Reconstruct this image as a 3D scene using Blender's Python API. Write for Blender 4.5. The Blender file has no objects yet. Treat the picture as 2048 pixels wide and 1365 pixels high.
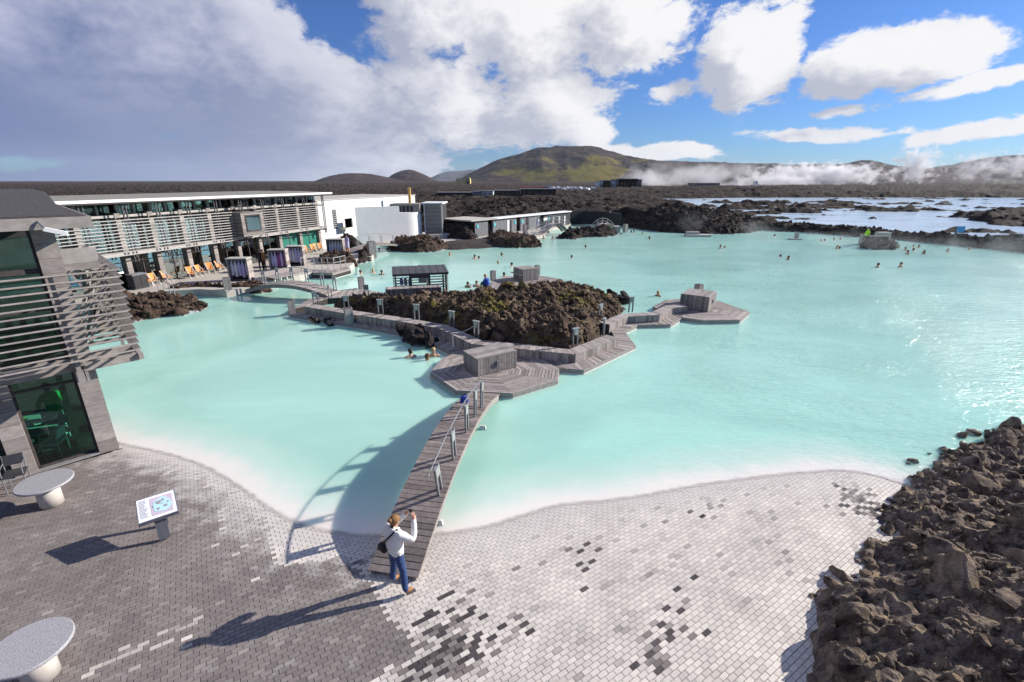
import bpy, bmesh, math, random
import numpy as np
from mathutils import Vector, Matrix, Euler
random.seed(11); rng = np.random.default_rng(5)
R = math.radians
S = bpy.context.scene
COL = S.collection
# ------------------------------------------------------------------ camera
F, CX, CY, H = 950.0, 1024.0, 682.5, 7.4
PITCH = math.atan(320.5/F)
CT, ST = math.cos(PITCH), math.sin(PITCH)
cam_d = bpy.data.cameras.new('camera'); cam = bpy.data.objects.new('camera', cam_d); COL.objects.link(cam)
cam.location = (0, 0, H); cam.rotation_euler = (math.pi/2-PITCH, 0, 0)
cam_d.sensor_width = 36; cam_d.lens = 36*F/2048; cam_d.clip_start = .1; cam_d.clip_end = 40000
S.camera = cam
# ------------------------------------------------------------------ exposure, renderer
S.view_settings.view_transform = 'Standard'; S.view_settings.look = 'None'
S.view_settings.exposure = 0.80; S.view_settings.gamma = 1; S.view_settings.use_curve_mapping = False
S.render.engine = 'CYCLES'
S.cycles.use_denoising = True; S.cycles.max_bounces = 8; S.cycles.diffuse_bounces = 3; S.cycles.glossy_bounces = 3
S.cycles.transparent_max_bounces = 12; S.cycles.volume_bounces = 6; S.cycles.transmission_bounces = 4
S.cycles.sample_clamp_indirect = 6; S.cycles.caustics_reflective = False; S.cycles.caustics_refractive = False
S.cycles.volume_step_rate = 1.0; S.cycles.volume_max_steps = 128
SUN_AZ = math.atan2(.942, .336)          # from +Y towards +X
SUN_EL = R(25)
sd = bpy.data.lights.new('sun', 'SUN'); sun = bpy.data.objects.new('sun', sd); COL.objects.link(sun)
sd.energy = 4.6; sd.angle = R(.55); sd.color = (1, .93, .84)
sdir = Vector((math.cos(SUN_EL)*math.sin(SUN_AZ), math.cos(SUN_EL)*math.cos(SUN_AZ), math.sin(SUN_EL)))
sun.rotation_euler = sdir.to_track_quat('Z', 'Y').to_euler(); sun.location = (30, 10, 40)

def ray(px, py):
    v = (py-CY)/F; u = (px-CX)/F
    return u, CT-v*ST, -(ST+v*CT)
def G(px, py, z=0.0):                     # photograph pixel -> point on the level z
    x, y, d = ray(px, py); t = (z-H)/d
    return Vector((x*t, y*t, z))
def A(px, py, Y):                         # photograph pixel -> point at the distance Y
    x, y, d = ray(px, py); t = Y/y
    return Vector((x*t, Y, H+d*t))
def P(p):                                 # numpy world points -> photograph pixels
    p = np.asarray(p, float); X, Y, Z = p[..., 0], p[..., 1], p[..., 2]-H
    zc = Y*CT-Z*ST; yc = -Y*ST-Z*CT
    return np.stack([CX+F*X/zc, CY+F*yc/zc], -1)

# ------------------------------------------------------------------ world: sky and clouds
def build_world():
    W = bpy.data.worlds.new('World'); S.world = W; W.use_nodes = True
    nt = W.node_tree; N = nt.nodes; L = nt.links; N.clear()
    def node(t, **k):
        n = N.new(t)
        for a, b in k.items(): setattr(n, a, b)
        return n
    def math_(op, a, b=None, c=None, clamp=False):
        n = node('ShaderNodeMath', operation=op, use_clamp=clamp)
        for i, v in enumerate((a, b, c)):
            if v is None: continue
            if isinstance(v, (int, float)): n.inputs[i].default_value = v
            else: L.new(v, n.inputs[i])
        return n.outputs[0]
    def smooth(v, a, b, c=0.0, d=1.0):
        n = node('ShaderNodeMapRange', interpolation_type='SMOOTHSTEP')
        L.new(v, n.inputs[0]); n.inputs[1].default_value = a; n.inputs[2].default_value = b
        n.inputs[3].default_value = c; n.inputs[4].default_value = d
        return n.outputs[0]
    def mixc(f, a, b):
        n = node('ShaderNodeMix', data_type='RGBA')
        if isinstance(f, (int, float)): n.inputs[0].default_value = f
        else: L.new(f, n.inputs[0])
        for i, v in ((6, a), (7, b)):
            if isinstance(v, tuple): n.inputs[i].default_value = (*v, 1)
            else: L.new(v, n.inputs[i])
        return n.outputs[2]
    tc = node('ShaderNodeTexCoord'); sep = node('ShaderNodeSeparateXYZ'); L.new(tc.outputs['Generated'], sep.inputs[0])
    az = math_('ARCTAN2', sep.outputs[0], sep.outputs[1]); el = math_('ARCSINE', sep.outputs[2])
    comb = node('ShaderNodeCombineXYZ'); L.new(az, comb.inputs[0]); L.new(el, comb.inputs[1])
    ae = comb.outputs[0]
    # wispy domain for the noises: azimuth, elevation (finer towards the horizon)
    elw = math_('POWER', math_('MAXIMUM', math_('ADD', el, .03), 0.0), .75)
    comb2 = node('ShaderNodeCombineXYZ'); L.new(az, comb2.inputs[0]); L.new(elw, comb2.inputs[1]); comb2.inputs[2].default_value = 3.7
    zz = math_('ADD', math_('MAXIMUM', sep.outputs[2], 0.0), .13)
    comb3 = node('ShaderNodeCombineXYZ'); L.new(math_('DIVIDE', sep.outputs[0], zz), comb3.inputs[0]); L.new(math_('DIVIDE', sep.outputs[1], zz), comb3.inputs[1]); comb3.inputs[2].default_value = 1.3
    def noise(vec, scale, detail, rough, off=(0, 0, 0), sc=(1, 1, 1), dist=0.0):
        m = node('ShaderNodeMapping'); L.new(vec, m.inputs[0]); m.inputs['Location'].default_value = off; m.inputs['Scale'].default_value = sc
        n = node('ShaderNodeTexNoise'); L.new(m.outputs[0], n.inputs['Vector'])
        n.inputs['Scale'].default_value = scale; n.inputs['Detail'].default_value = detail; n.inputs['Roughness'].default_value = rough
        n.inputs['Distortion'].default_value = dist
        return n.outputs[0]
    BL = CLOUDS
    def blobs(vec):
        out = None
        for (px, py, rx, ry, rot, wt) in BL:
            x, y, d = ray(px, py); a0 = math.atan2(x, y); e0 = math.atan2(d, math.hypot(x, y))
            k = 1/F*math.cos(math.atan((px-CX)/F))
            m = node('ShaderNodeMapping', vector_type='TEXTURE'); L.new(vec, m.inputs[0])
            m.inputs['Location'].default_value = (a0, e0, 0); m.inputs['Rotation'].default_value = (0, 0, R(rot))
            m.inputs['Scale'].default_value = (rx*k, ry*k, 1)
            l = node('ShaderNodeVectorMath', operation='LENGTH'); L.new(m.outputs[0], l.inputs[0])
            v = math_('MULTIPLY', math_('SUBTRACT', 1.0, l.outputs['Value']), wt)
            out = v if out is None else math_('SMOOTH_MAX', out, v, .06)
        return out
    def density(vec, vec2, vec3, det):
        # the broad overcast west of the view, broken up to the east
        west = smooth(math_('ADD', az, math_('MULTIPLY', el, -.25)), .16, -.30, -1.0, .80)
        b = math_('MAXIMUM', blobs(vec), west)
        n = math_('ADD', math_('MULTIPLY', noise(vec3, .9, det, .55, dist=.3), .45), math_('MULTIPLY', noise(vec2, 3.0, det, .56, dist=.5), .55))
        n2 = noise(vec2, 12.0, det, .64, off=(3, 1, 0), sc=(1, 1.5, 1), dist=.4)
        for (px, py, rx, ry, rot, wt) in GAPS:
            x, y, d_ = ray(px, py); k = 1/F*math.cos(math.atan((px-CX)/F)); m = node('ShaderNodeMapping', vector_type='TEXTURE'); L.new(vec, m.inputs[0])
            m.inputs['Location'].default_value = (math.atan2(x, y), math.atan2(d_, math.hypot(x, y)), 0); m.inputs['Rotation'].default_value = (0, 0, R(rot)); m.inputs['Scale'].default_value = (rx*k, ry*k, 1)
            l = node('ShaderNodeVectorMath', operation='LENGTH'); L.new(m.outputs[0], l.inputs[0])
            b = math_('SUBTRACT', b, math_('MULTIPLY', math_('MAXIMUM', math_('SUBTRACT', 1.0, l.outputs['Value']), 0.0), wt))
        n3 = noise(vec2, 34.0, 5, .6, off=(1, 6, 0), sc=(1, 1.4, 1), dist=.3)
        b = math_('ADD', b, math_('MULTIPLY', math_('SUBTRACT', n3, .5), .8))
        d = math_('ADD', b, math_('MULTIPLY', math_('SUBTRACT', n, .52), smooth(az, -.5, .10, 2.9, 1.9)))
        return math_('ADD', d, math_('MULTIPLY', math_('SUBTRACT', n2, .5), smooth(az, -.5, .10, .8, 2.1)))
    d0 = density(ae, comb2.outputs[0], comb3.outputs[0], 9)
    def shift(v, dx, dy):
        n = node('ShaderNodeVectorMath', operation='ADD'); L.new(v, n.inputs[0]); n.inputs[1].default_value = (dx, dy, 0); return n.outputs[0]
    d1 = density(shift(ae, .06, .035), shift(comb2.outputs[0], .06, .045), shift(comb3.outputs[0], .16, -.02), 5)
    alpha = smooth(d0, .0, .40)
    lit = smooth(math_('SUBTRACT', math_('MULTIPLY', d0, .6), d1), -1.05, .45)
    # the sky itself
    sky = node('ShaderNodeTexSky', sky_type='NISHITA', sun_disc=False, sun_elevation=SUN_EL, sun_rotation=SUN_AZ)
    sky.altitude = 20; sky.air_density = 1.0; sky.dust_density = .4; sky.ozone_density = 1.6
    hs = node('ShaderNodeHueSaturation'); hs.inputs['Saturation'].default_value = 1.0; hs.inputs['Value'].default_value = 1.0
    hs.inputs['Hue'].default_value = .505
    L.new(sky.outputs[0], hs.inputs['Color'])
    bg = node('ShaderNodeBackground'); tn = node('ShaderNodeVectorMath', operation='MULTIPLY'); L.new(hs.outputs[0], tn.inputs[0]); tn.inputs[1].default_value = (.36, .66, 1.22); L.new(tn.outputs[0], bg.inputs[0]); bg.inputs[1].default_value = SKY_STRENGTH
    # cloud light: grey-lavender undersides in the west, white sunlit tops in the east
    wst = smooth(az, -.85, .12)
    shade = mixc(wst, (.125, .17, .325), (.40, .42, .50))
    top = mixc(wst, (.42, .435, .575), (.76, .755, .765))
    low = smooth(el, .27, .04)
    roll = math_('ADD', math_('MULTIPLY', noise(comb2.outputs[0], 3.6, 5, .5, off=(7, 4, 0), sc=(1, 1.25, 1), dist=.6), .65), math_('MULTIPLY', noise(comb3.outputs[0], .8, 5, .5, off=(2, 9, 0), dist=.3), .35))
    lit2 = math_('ADD', lit, math_('MULTIPLY', math_('SUBTRACT', roll, .525), smooth(az, .0, .3, 3.8, 1.8)), clamp=True)
    lit2 = math_('MULTIPLY', lit2, smooth(math_('MULTIPLY', low, math_('SUBTRACT', 1.0, wst)), 0, 1, 1, .04))
    cc = mixc(lit2, shade, top)
    bgc = node('ShaderNodeBackground'); L.new(cc, bgc.inputs[0]); bgc.inputs[1].default_value = CLOUD_STRENGTH
    mx = node('ShaderNodeMixShader'); L.new(alpha, mx.inputs[0]); L.new(bg.outputs[0], mx.inputs[1]); L.new(bgc.outputs[0], mx.inputs[2])
    out = node('ShaderNodeOutputWorld'); L.new(mx.outputs[0], out.inputs[0])
    W.cycles.sampling_method = 'MANUAL'; W.cycles.sample_map_resolution = 512
SKY_STRENGTH, CLOUD_STRENGTH = .055, .72
GAPS = [(660, 25, 150, 85, -35, 1.45), (880, 112, 80, 34, 0, .7), (20, 328, 110, 22, 0, .85)]
CLOUDS = [  # photograph pixel, radii in pixels, rotation, weight
    (1055, 60, 150, 110, 0, 1.5), (1262, 45, 125, 100, 12, 1.6), (1100, 215, 130, 85, 0, 1.3), (1500, 118, 92, 104, 38, 2.1), (1565, 45, 52, 52, 0, 1.3),
    (1775, 118, 162, 64, 0, 2.0), (1690, 158, 92, 50, 0, 1.6), (1960, 165, 130, 20, 8, 1.1), (1335, 186, 40, 16, 12, .55), (1700, 218, 62, 13, 3, .9),
    (1590, 274, 100, 13, -4, .8), (1700, 270, 80, 11, 0, .7), (1990, 256, 140, 20, 8, 1.0), (1300, 305, 160, 17, 0, 1.2), (1925, 82, 50, 22, 10, 1.0),
    (1185, 262, 45, 42, 0, 1.2), (880, 200, 220, 120, 0, 1.0), (600, 330, 400, 26, 0, .7)]
build_world()

# ------------------------------------------------------------------ numpy noise
def _h(ix, iy, iz, seed=0):
    n = (ix*374761393+iy*668265263+iz*1274126177+seed*951274213) & 0xFFFFFFFF
    n = ((n ^ (n >> 13))*1274126177) & 0xFFFFFFFF
    n = ((n ^ (n >> 16))*2246822519) & 0xFFFFFFFF
    return ((n ^ (n >> 15)) & 0xFFFFFF)/float(0xFFFFFF)
def vnoise(p, seed=0):
    p = np.asarray(p, float); i = np.floor(p).astype(np.int64); f = p-i; f = f*f*f*(f*(f*6-15)+10)
    out = 0
    for dx in (0, 1):
        wx = f[..., 0] if dx else 1-f[..., 0]
        for dy in (0, 1):
            wy = f[..., 1] if dy else 1-f[..., 1]
            for dz in (0, 1):
                wz = f[..., 2] if dz else 1-f[..., 2]
                out = out+wx*wy*wz*_h(i[..., 0]+dx, i[..., 1]+dy, i[..., 2]+dz, seed)
    return out*2-1
def fbm(p, octv=4, gain=.5, lac=2.03, seed=0, ridged=False):
    a, s, o = 1.0, 0.0, 0
    p = np.asarray(p, float).copy()
    for k in range(octv):
        n = vnoise(p, seed+k)
        o = o+a*((1-2*np.abs(n)) if ridged else n); s += a; a *= gain; p = p*lac+17.3
    return o/s
def xy0(x, y, z=0): return np.stack([x, y, np.full_like(x, z)], -1)
def sdist(poly, x, y):                    # >0 inside
    poly = np.asarray(poly, float)[:, :2]; d = np.full(x.shape, 1e18); ins = np.zeros(x.shape, bool)
    n = len(poly)
    for i in range(n):
        ax, ay = poly[i]; bx, by = poly[(i+1) % n]
        ex, ey = bx-ax, by-ay; L2 = ex*ex+ey*ey+1e-12
        t = np.clip(((x-ax)*ex+(y-ay)*ey)/L2, 0, 1)
        d = np.minimum(d, (x-ax-t*ex)**2+(y-ay-t*ey)**2)
        c = (ay > y) != (by > y)
        with np.errstate(divide='ignore', invalid='ignore'):
            xi = ax+(y-ay)*ex/np.where(ey == 0, 1e-12, ey)
        ins ^= c & (x < xi)
    d = np.sqrt(d); return np.where(ins, d, -d)
def sstep(a, b, x):
    t = np.clip((x-a)/(b-a), 0, 1); return t*t*(3-2*t)
def smooth_line(pts, n=6, closed=False):  # Catmull-Rom through 2D/3D points
    pts = [np.array(p[:2], float) for p in pts]; out = []; m = len(pts)
    for i in range(m if closed else m-1):
        g = (lambda k: pts[k % m]) if closed else (lambda k: pts[min(max(k, 0), m-1)])
        p0, p1, p2, p3 = g(i-1), g(i), g(i+1), g(i+2)
        for k in range(n):
            t = k/n
            out.append(.5*((2*p1)+(-p0+p2)*t+(2*p0-5*p1+4*p2-p3)*t*t+(-p0+3*p1-3*p2+p3)*t**3))
    if not closed: out.append(pts[-1])
    return np.array(out)

# ------------------------------------------------------------------ materials
MATS = {}
def pmat(name, c1, c2=None, scale=6, rough=.8, bump=0, bscale=40, tone=0.0, stretch=(1, 1, 1), spec=.3, metal=0, obj=False, detail=5, contrast=.25):
    m = bpy.data.materials.new(name); m.use_nodes = True; nt = m.node_tree; N = nt.nodes; L = nt.links
    b = N['Principled BSDF']; b.inputs['Roughness'].default_value = rough; b.inputs['Specular IOR Level'].default_value = spec; b.inputs['Metallic'].default_value = metal
    if obj: src = N.new('ShaderNodeTexCoord').outputs['Object']
    else: src = N.new('ShaderNodeNewGeometry').outputs['Position']
    mp = N.new('ShaderNodeMapping'); L.new(src, mp.inputs[0]); mp.inputs['Scale'].default_value = stretch
    nz = N.new('ShaderNodeTexNoise'); L.new(mp.outputs[0], nz.inputs['Vector']); nz.inputs['Scale'].default_value = scale; nz.inputs['Detail'].default_value = detail; nz.inputs['Roughness'].default_value = .62
    mr = N.new('ShaderNodeMapRange'); L.new(nz.outputs[0], mr.inputs[0]); mr.inputs[1].default_value = .5-contrast; mr.inputs[2].default_value = .5+contrast
    mx = N.new('ShaderNodeMix'); mx.data_type = 'RGBA'; L.new(mr.outputs[0], mx.inputs[0]); mx.inputs[6].default_value = (*c1, 1); mx.inputs[7].default_value = (*(c2 or c1), 1)
    col = mx.outputs[2]
    if tone:
        at = N.new('ShaderNodeAttribute'); at.attribute_name = 'tone'
        m2 = N.new('ShaderNodeMapRange'); L.new(at.outputs['Fac'], m2.inputs[0]); m2.inputs[3].default_value = 1-tone; m2.inputs[4].default_value = 1+tone
        mm = N.new('ShaderNodeVectorMath'); mm.operation = 'SCALE'; L.new(col, mm.inputs[0]); L.new(m2.outputs[0], mm.inputs['Scale']); col = mm.outputs[0]
    L.new(col, b.inputs['Base Color'])
    if bump:
        n2 = N.new('ShaderNodeTexNoise'); L.new(mp.outputs[0], n2.inputs['Vector']); n2.inputs['Scale'].default_value = bscale; n2.inputs['Detail'].default_value = 4
        bp = N.new('ShaderNodeBump'); bp.inputs['Strength'].default_value = bump; bp.inputs['Distance'].default_value = .02; L.new(n2.outputs[0], bp.inputs['Height']); L.new(bp.outputs[0], b.inputs['Normal'])
    MATS[name] = m; return m
def glassmat(name, tint, refl=.04, rough=.0):
    m = bpy.data.materials.new(name); m.use_nodes = True; nt = m.node_tree; N = nt.nodes; L = nt.links; N.clear()
    o = N.new('ShaderNodeOutputMaterial'); t = N.new('ShaderNodeBsdfTransparent'); t.inputs[0].default_value = (*tint, 1)
    g = N.new('ShaderNodeBsdfGlossy'); g.inputs['Roughness'].default_value = rough; g.inputs['Color'].default_value = (.95, 1, .97, 1)
    fr = N.new('ShaderNodeFresnel'); fr.inputs[0].default_value = 1.5
    ad = N.new('ShaderNodeMath'); ad.operation = 'MULTIPLY_ADD'; L.new(fr.outputs[0], ad.inputs[0]); ad.inputs[1].default_value = 1.5; ad.inputs[2].default_value = refl; ad.use_clamp = True
    mx = N.new('ShaderNodeMixShader'); L.new(ad.outputs[0], mx.inputs[0]); L.new(t.outputs[0], mx.inputs[1]); L.new(g.outputs[0], mx.inputs[2]); L.new(mx.outputs[0], o.inputs[0])
    MATS[name] = m; return m
def lavamat(name, c1, c2, lichen=.25, moss=0.0, silica=True, bump=1.0, fine=1.0, sil_h=.10):
    m = bpy.data.materials.new(name); m.use_nodes = True; nt = m.node_tree; N = nt.nodes; L = nt.links
    b = N['Principled BSDF']; b.inputs['Roughness'].default_value = .93; b.inputs['Specular IOR Level'].default_value = .15
    geo = N.new('ShaderNodeNewGeometry'); pos = geo.outputs['Position']
    def nz(scale, det=5, rgh=.65, dist=0):
        n = N.new('ShaderNodeTexNoise'); L.new(pos, n.inputs['Vector']); n.inputs['Scale'].default_value = scale; n.inputs['Detail'].default_value = det; n.inputs['Roughness'].default_value = rgh; n.inputs['Distortion'].default_value = dist; return n.outputs[0]
    def mr(v, a, c, lo=0., hi=1.):
        n = N.new('ShaderNodeMapRange'); L.new(v, n.inputs[0]); n.inputs[1].default_value = a; n.inputs[2].default_value = c; n.inputs[3].default_value = lo; n.inputs[4].default_value = hi; return n.outputs[0]
    def mul(a, c):
        n = N.new('ShaderNodeMath'); n.operation = 'MULTIPLY'; L.new(a, n.inputs[0])
        if isinstance(c, float): n.inputs[1].default_value = c
        else: L.new(c, n.inputs[1])
        return n.outputs[0]
    def mix(f, a, c):
        n = N.new('ShaderNodeMix'); n.data_type = 'RGBA'; L.new(f, n.inputs[0])
        for i, v in ((6, a), (7, c)):
            if isinstance(v, tuple): n.inputs[i].default_value = (*v, 1)
            else: L.new(v, n.inputs[i])
        return n.outputs[2]
    at = N.new('ShaderNodeAttribute'); at.attribute_name = 'tone'
    col = mix(mr(nz(2.2*fine, 8), .35, .65), c1, c2)
    tn = mr(at.outputs['Fac'], 0, 1, .6, 1.4)
    sc = N.new('ShaderNodeVectorMath'); sc.operation = 'SCALE'; L.new(col, sc.inputs[0]); L.new(tn, sc.inputs['Scale']); col = sc.outputs[0]
    sep = N.new('ShaderNodeSeparateXYZ'); L.new(geo.outputs['Normal'], sep.inputs[0])
    up = mr(sep.outputs[2], .25, .85)
    if lichen: col = mix(mul(mul(mr(nz(1.3*fine, 9, .75), .51, .60), up), lichen), col, (.33, .25, .165))
    if moss: col = mix(mul(mul(mr(nz(.42*fine, 7, .72, .4), .55, .62), up), moss), col, (.19, .17, .025))
    if silica:
        sp = N.new('ShaderNodeSeparateXYZ'); L.new(pos, sp.inputs[0])
        hz = N.new('ShaderNodeMath'); hz.operation = 'SUBTRACT'; L.new(sp.outputs[2], hz.inputs[0]); L.new(mr(nz(3., 4), .35, .8, -.06, .22), hz.inputs[1])
        col = mix(mr(hz.outputs[0], sil_h*.2, -sil_h*.8), col, (.60, .63, .63))
    L.new(col, b.inputs['Base Color'])
    n1 = nz(9*fine, 8, .72, .3)
    vo = N.new('ShaderNodeTexVoronoi'); L.new(pos, vo.inputs['Vector']); vo.inputs['Scale'].default_value = 16*fine
    ad = N.new('ShaderNodeMath'); ad.operation = 'MULTIPLY_ADD'; L.new(vo.outputs['Distance'], ad.inputs[0]); ad.inputs[1].default_value = .35; L.new(n1, ad.inputs[2])
    bp = N.new('ShaderNodeBump'); bp.inputs['Strength'].default_value = bump; bp.inputs['Distance'].default_value = .14/fine; L.new(ad.outputs[0], bp.inputs['Height']); L.new(bp.outputs[0], b.inputs['Normal'])
    MATS[name] = m; return m

# ------------------------------------------------------------------ mesh builder
class MB:
    def __init__(s): s.v = []; s.f = []; s.m = []; s.t = []
    def add(s, vs, fs, mi=0, tone=.5):
        b = len(s.v); s.v += [tuple(v) for v in vs]
        for f in fs: s.f.append(tuple(b+i for i in f)); s.m.append(mi); s.t.append(tone)
    def box(s, c, d, M=None, mi=0, tone=.5, taper=0):
        x, y, z = d[0]/2, d[1]/2, d[2]/2; k = taper
        vs = [Vector(p) for p in ((-x, -y, -z), (x, -y, -z), (x, y, -z), (-x, y, -z), (-x+k, -y+k, z), (x-k, -y+k, z), (x-k, y-k, z), (-x+k, y-k, z))]
        if M is not None: vs = [M @ v for v in vs]
        c = Vector(c); vs = [v+c for v in vs]
        s.add(vs, ((3, 2, 1, 0), (4, 5, 6, 7), (0, 1, 5, 4), (1, 2, 6, 5), (2, 3, 7, 6), (3, 0, 4, 7)), mi, tone)
    def bar(s, p, q, w, h, mi=0, tone=.5, up=(0, 0, 1)):
        p, q = Vector(p), Vector(q); d = (q-p); L = d.length
        if L < 1e-6: return
        d /= L; up = Vector(up); sd = d.cross(up)
        if sd.length < 1e-3: sd = d.cross(Vector((0, 1, 0)))
        sd.normalize(); u = sd.cross(d)
        M = Matrix((d, sd, u)).transposed()
        s.box((p+q)/2, (L, w, h), M, mi, tone)
    def prism(s, poly, z0, z1, mi=0, tone=.5, bottom=True):
        poly = [Vector((p[0], p[1])) for p in poly]; n = len(poly)
        a = sum(poly[i].x*poly[(i+1) % n].y-poly[(i+1) % n].x*poly[i].y for i in range(n))
        if a < 0: poly.reverse()
        vs = [(p.x, p.y, z0) for p in poly]+[(p.x, p.y, z1) for p in poly]
        fs = [tuple(range(n, 2*n))]+[(i, (i+1) % n, n+(i+1) % n, n+i) for i in range(n)]
        if bottom: fs.append(tuple(reversed(range(n))))
        s.add(vs, fs, mi, tone)
    def tube(s, pts, r, n=8, mi=0, tone=.5, cap=True):
        pts = [Vector(p) for p in pts]; rs = r if isinstance(r, (list, tuple)) else [r]*len(pts)
        rings = []; prev = None
        for i, p in enumerate(pts):
            d = (pts[min(i+1, len(pts)-1)]-pts[max(i-1, 0)]).normalized()
            a = prev if prev is not None else (Vector((0, 0, 1)) if abs(d.z) < .9 else Vector((1, 0, 0)))
            x = (a-d*a.dot(d)).normalized(); y = d.cross(x); prev = x
            rings.append([p+(x*math.cos(2*math.pi*k/n)+y*math.sin(2*math.pi*k/n))*rs[i] for k in range(n)])
        vs = [v for rg in rings for v in rg]; fs = []
        for i in range(len(pts)-1):
            for k in range(n):
                fs.append((i*n+k, i*n+(k+1) % n, (i+1)*n+(k+1) % n, (i+1)*n+k))
        if cap: fs += [tuple(reversed(range(n))), tuple(range(len(vs)-n, len(vs)))]
        s.add(vs, fs, mi, tone)
    def lathe(s, c, prof, n=24, mi=0, tone=.5):
        vs = []; fs = []; c = Vector(c)
        for (r, z) in prof:
            for k in range(n): vs.append(c+Vector((r*math.cos(2*math.pi*k/n), r*math.sin(2*math.pi*k/n), z)))
        for i in range(len(prof)-1):
            for k in range(n): fs.append((i*n+k, i*n+(k+1) % n, (i+1)*n+(k+1) % n, (i+1)*n+k))
        fs.append(tuple(range((len(prof)-1)*n, len(prof)*n))); fs.append(tuple(reversed(range(n))))
        s.add(vs, fs, mi, tone)
    def ball(s, c, r, nu=10, nv=7, mi=0, tone=.5, M=None):
        r = r if isinstance(r, (tuple, list)) else (r, r, r); c = Vector(c); vs = []; fs = []
        for j in range(nv+1):
            th = math.pi*j/nv
            for k in range(nu):
                ph = 2*math.pi*k/nu
                v = Vector((r[0]*math.sin(th)*math.cos(ph), r[1]*math.sin(th)*math.sin(ph), r[2]*math.cos(th)))
                vs.append(c+(M @ v if M is not None else v))
        for j in range(nv):
            for k in range(nu): fs.append((j*nu+k, (j+1)*nu+k, (j+1)*nu+(k+1) % nu, j*nu+(k+1) % nu))
        s.add(vs, fs, mi, tone)
    def mesh(s, name, mats, off=(0, 0, 0), smooth=False):
        me = bpy.data.meshes.new(name)
        ox, oy, oz = off
        me.from_pydata([(x-ox, y-oy, z-oz) for x, y, z in s.v], [], s.f)
        for m in (mats if isinstance(mats, (list, tuple)) else [mats]): me.materials.append(m)
        me.polygons.foreach_set('material_index', s.m)
        me.attributes.new('tone', 'FLOAT', 'FACE').data.foreach_set('value', s.t)
        if smooth: me.polygons.foreach_set('use_smooth', [True]*len(s.f))
        me.update(); return me
    def build(s, name, mats, parent=None, world=False, smooth=False, kind=None):
        """world=True: vertices are world coordinates and the parent is an unrotated thing"""
        off = (0, 0, 0)
        if world:
            if parent is not None:
                o = Vector((0, 0, 0)); p = parent
                while p is not None: o += p.location; p = p.parent
                off = tuple(o)
            else:
                a = np.array(s.v); off = ((a[:, 0].min()+a[:, 0].max())/2, (a[:, 1].min()+a[:, 1].max())/2, a[:, 2].min())
        me = s.mesh(name, mats, off, smooth)
        o = bpy.data.objects.new(name, me); COL.objects.link(o)
        if parent is not None: o.parent = parent
        elif world: o.location = off
        if kind: o['kind'] = kind
        return o
def tag(o, label=None, cat=None, group=None, kind=None):
    if label: o['label'] = label
    if cat: o['category'] = cat
    if group: o['group'] = group
    if kind: o['kind'] = kind
    return o
def thing(name, label, cat, loc=(0, 0, 0), rz=0.0, group=None):
    o = bpy.data.objects.new(name, None); COL.objects.link(o); o.empty_display_size = .2
    o.location = loc; o.rotation_euler = (0, 0, rz)
    return tag(o, label, cat, group)
def inst(me, name, parent=None, loc=(0, 0, 0), rot=(0, 0, 0), sc=(1, 1, 1)):
    o = bpy.data.objects.new(name, me); COL.objects.link(o); o.parent = parent
    o.location = loc; o.rotation_euler = rot; o.scale = sc; return o
def kids(o): return [c for c in KID.get(o.name, [])]
KID = {}
def copy_tree(o, parent=None):
    c = o.copy(); COL.objects.link(c); c.parent = parent
    for ch in o.children: copy_tree(ch, c)
    return c
def place(o, loc, rz=0.0, label=None):
    o.location = loc; o.rotation_euler = (0, 0, rz)
    if label: o['label'] = label
    return o
def grid_mesh(name, V, mat, keep=None, parent=None, attrs=None, smooth=False, closed=False):
    """V: (n, m, 3) array of world points -> one mesh object"""
    n, m = V.shape[:2]; idx = np.arange(n*m).reshape(n, m)
    if closed: q = np.stack([idx[:-1, :], np.roll(idx, -1, 1)[:-1, :], np.roll(idx, -1, 1)[1:, :], idx[1:, :]], -1)
    else: q = np.stack([idx[:-1, :-1], idx[:-1, 1:], idx[1:, 1:], idx[1:, :-1]], -1)
    q = q.reshape(-1, 4)
    if keep is not None: q = q[keep.reshape(-1)[q].any(1)]
    used = np.unique(q); mp = np.full(n*m, -1); mp[used] = np.arange(len(used)); q = mp[q]
    me = bpy.data.meshes.new(name); v = V.reshape(-1, 3)[used].astype(np.float32)
    me.vertices.add(len(v)); me.vertices.foreach_set('co', v.ravel())
    me.loops.add(q.size); me.loops.foreach_set('vertex_index', q.ravel().astype(np.int32))
    me.polygons.add(len(q)); me.polygons.foreach_set('loop_start', np.arange(0, q.size, 4, dtype=np.int32)); me.polygons.foreach_set('loop_total', np.full(len(q), 4, np.int32))
    me.materials.append(mat)
    at = me.attributes.new('tone', 'FLOAT', 'POINT'); at.data.foreach_set('value', np.full(len(v), .5, np.float32))
    for k, a in (attrs or {}).items():
        x = me.attributes.new(k, 'FLOAT', 'POINT') if k != 'tone' else at
        x.data.foreach_set('value', a.reshape(-1)[used].astype(np.float32))
    me.update(calc_edges=True); me.validate()
    me.polygons.foreach_set('use_smooth', [bool(smooth)]*len(me.polygons))
    o = bpy.data.objects.new(name, me); COL.objects.link(o); o.parent = parent
    return o
def clip(poly, nrm, c):                   # keep nrm.p <= c
    out = []
    for i in range(len(poly)):
        a, b = poly[i], poly[(i+1) % len(poly)]; da, db = nrm.dot(a)-c, nrm.dot(b)-c
        if da <= 0: out.append(a)
        if (da < 0 < db) or (db < 0 < da): out.append(a+(b-a)*(da/(da-db)))
    return out
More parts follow.
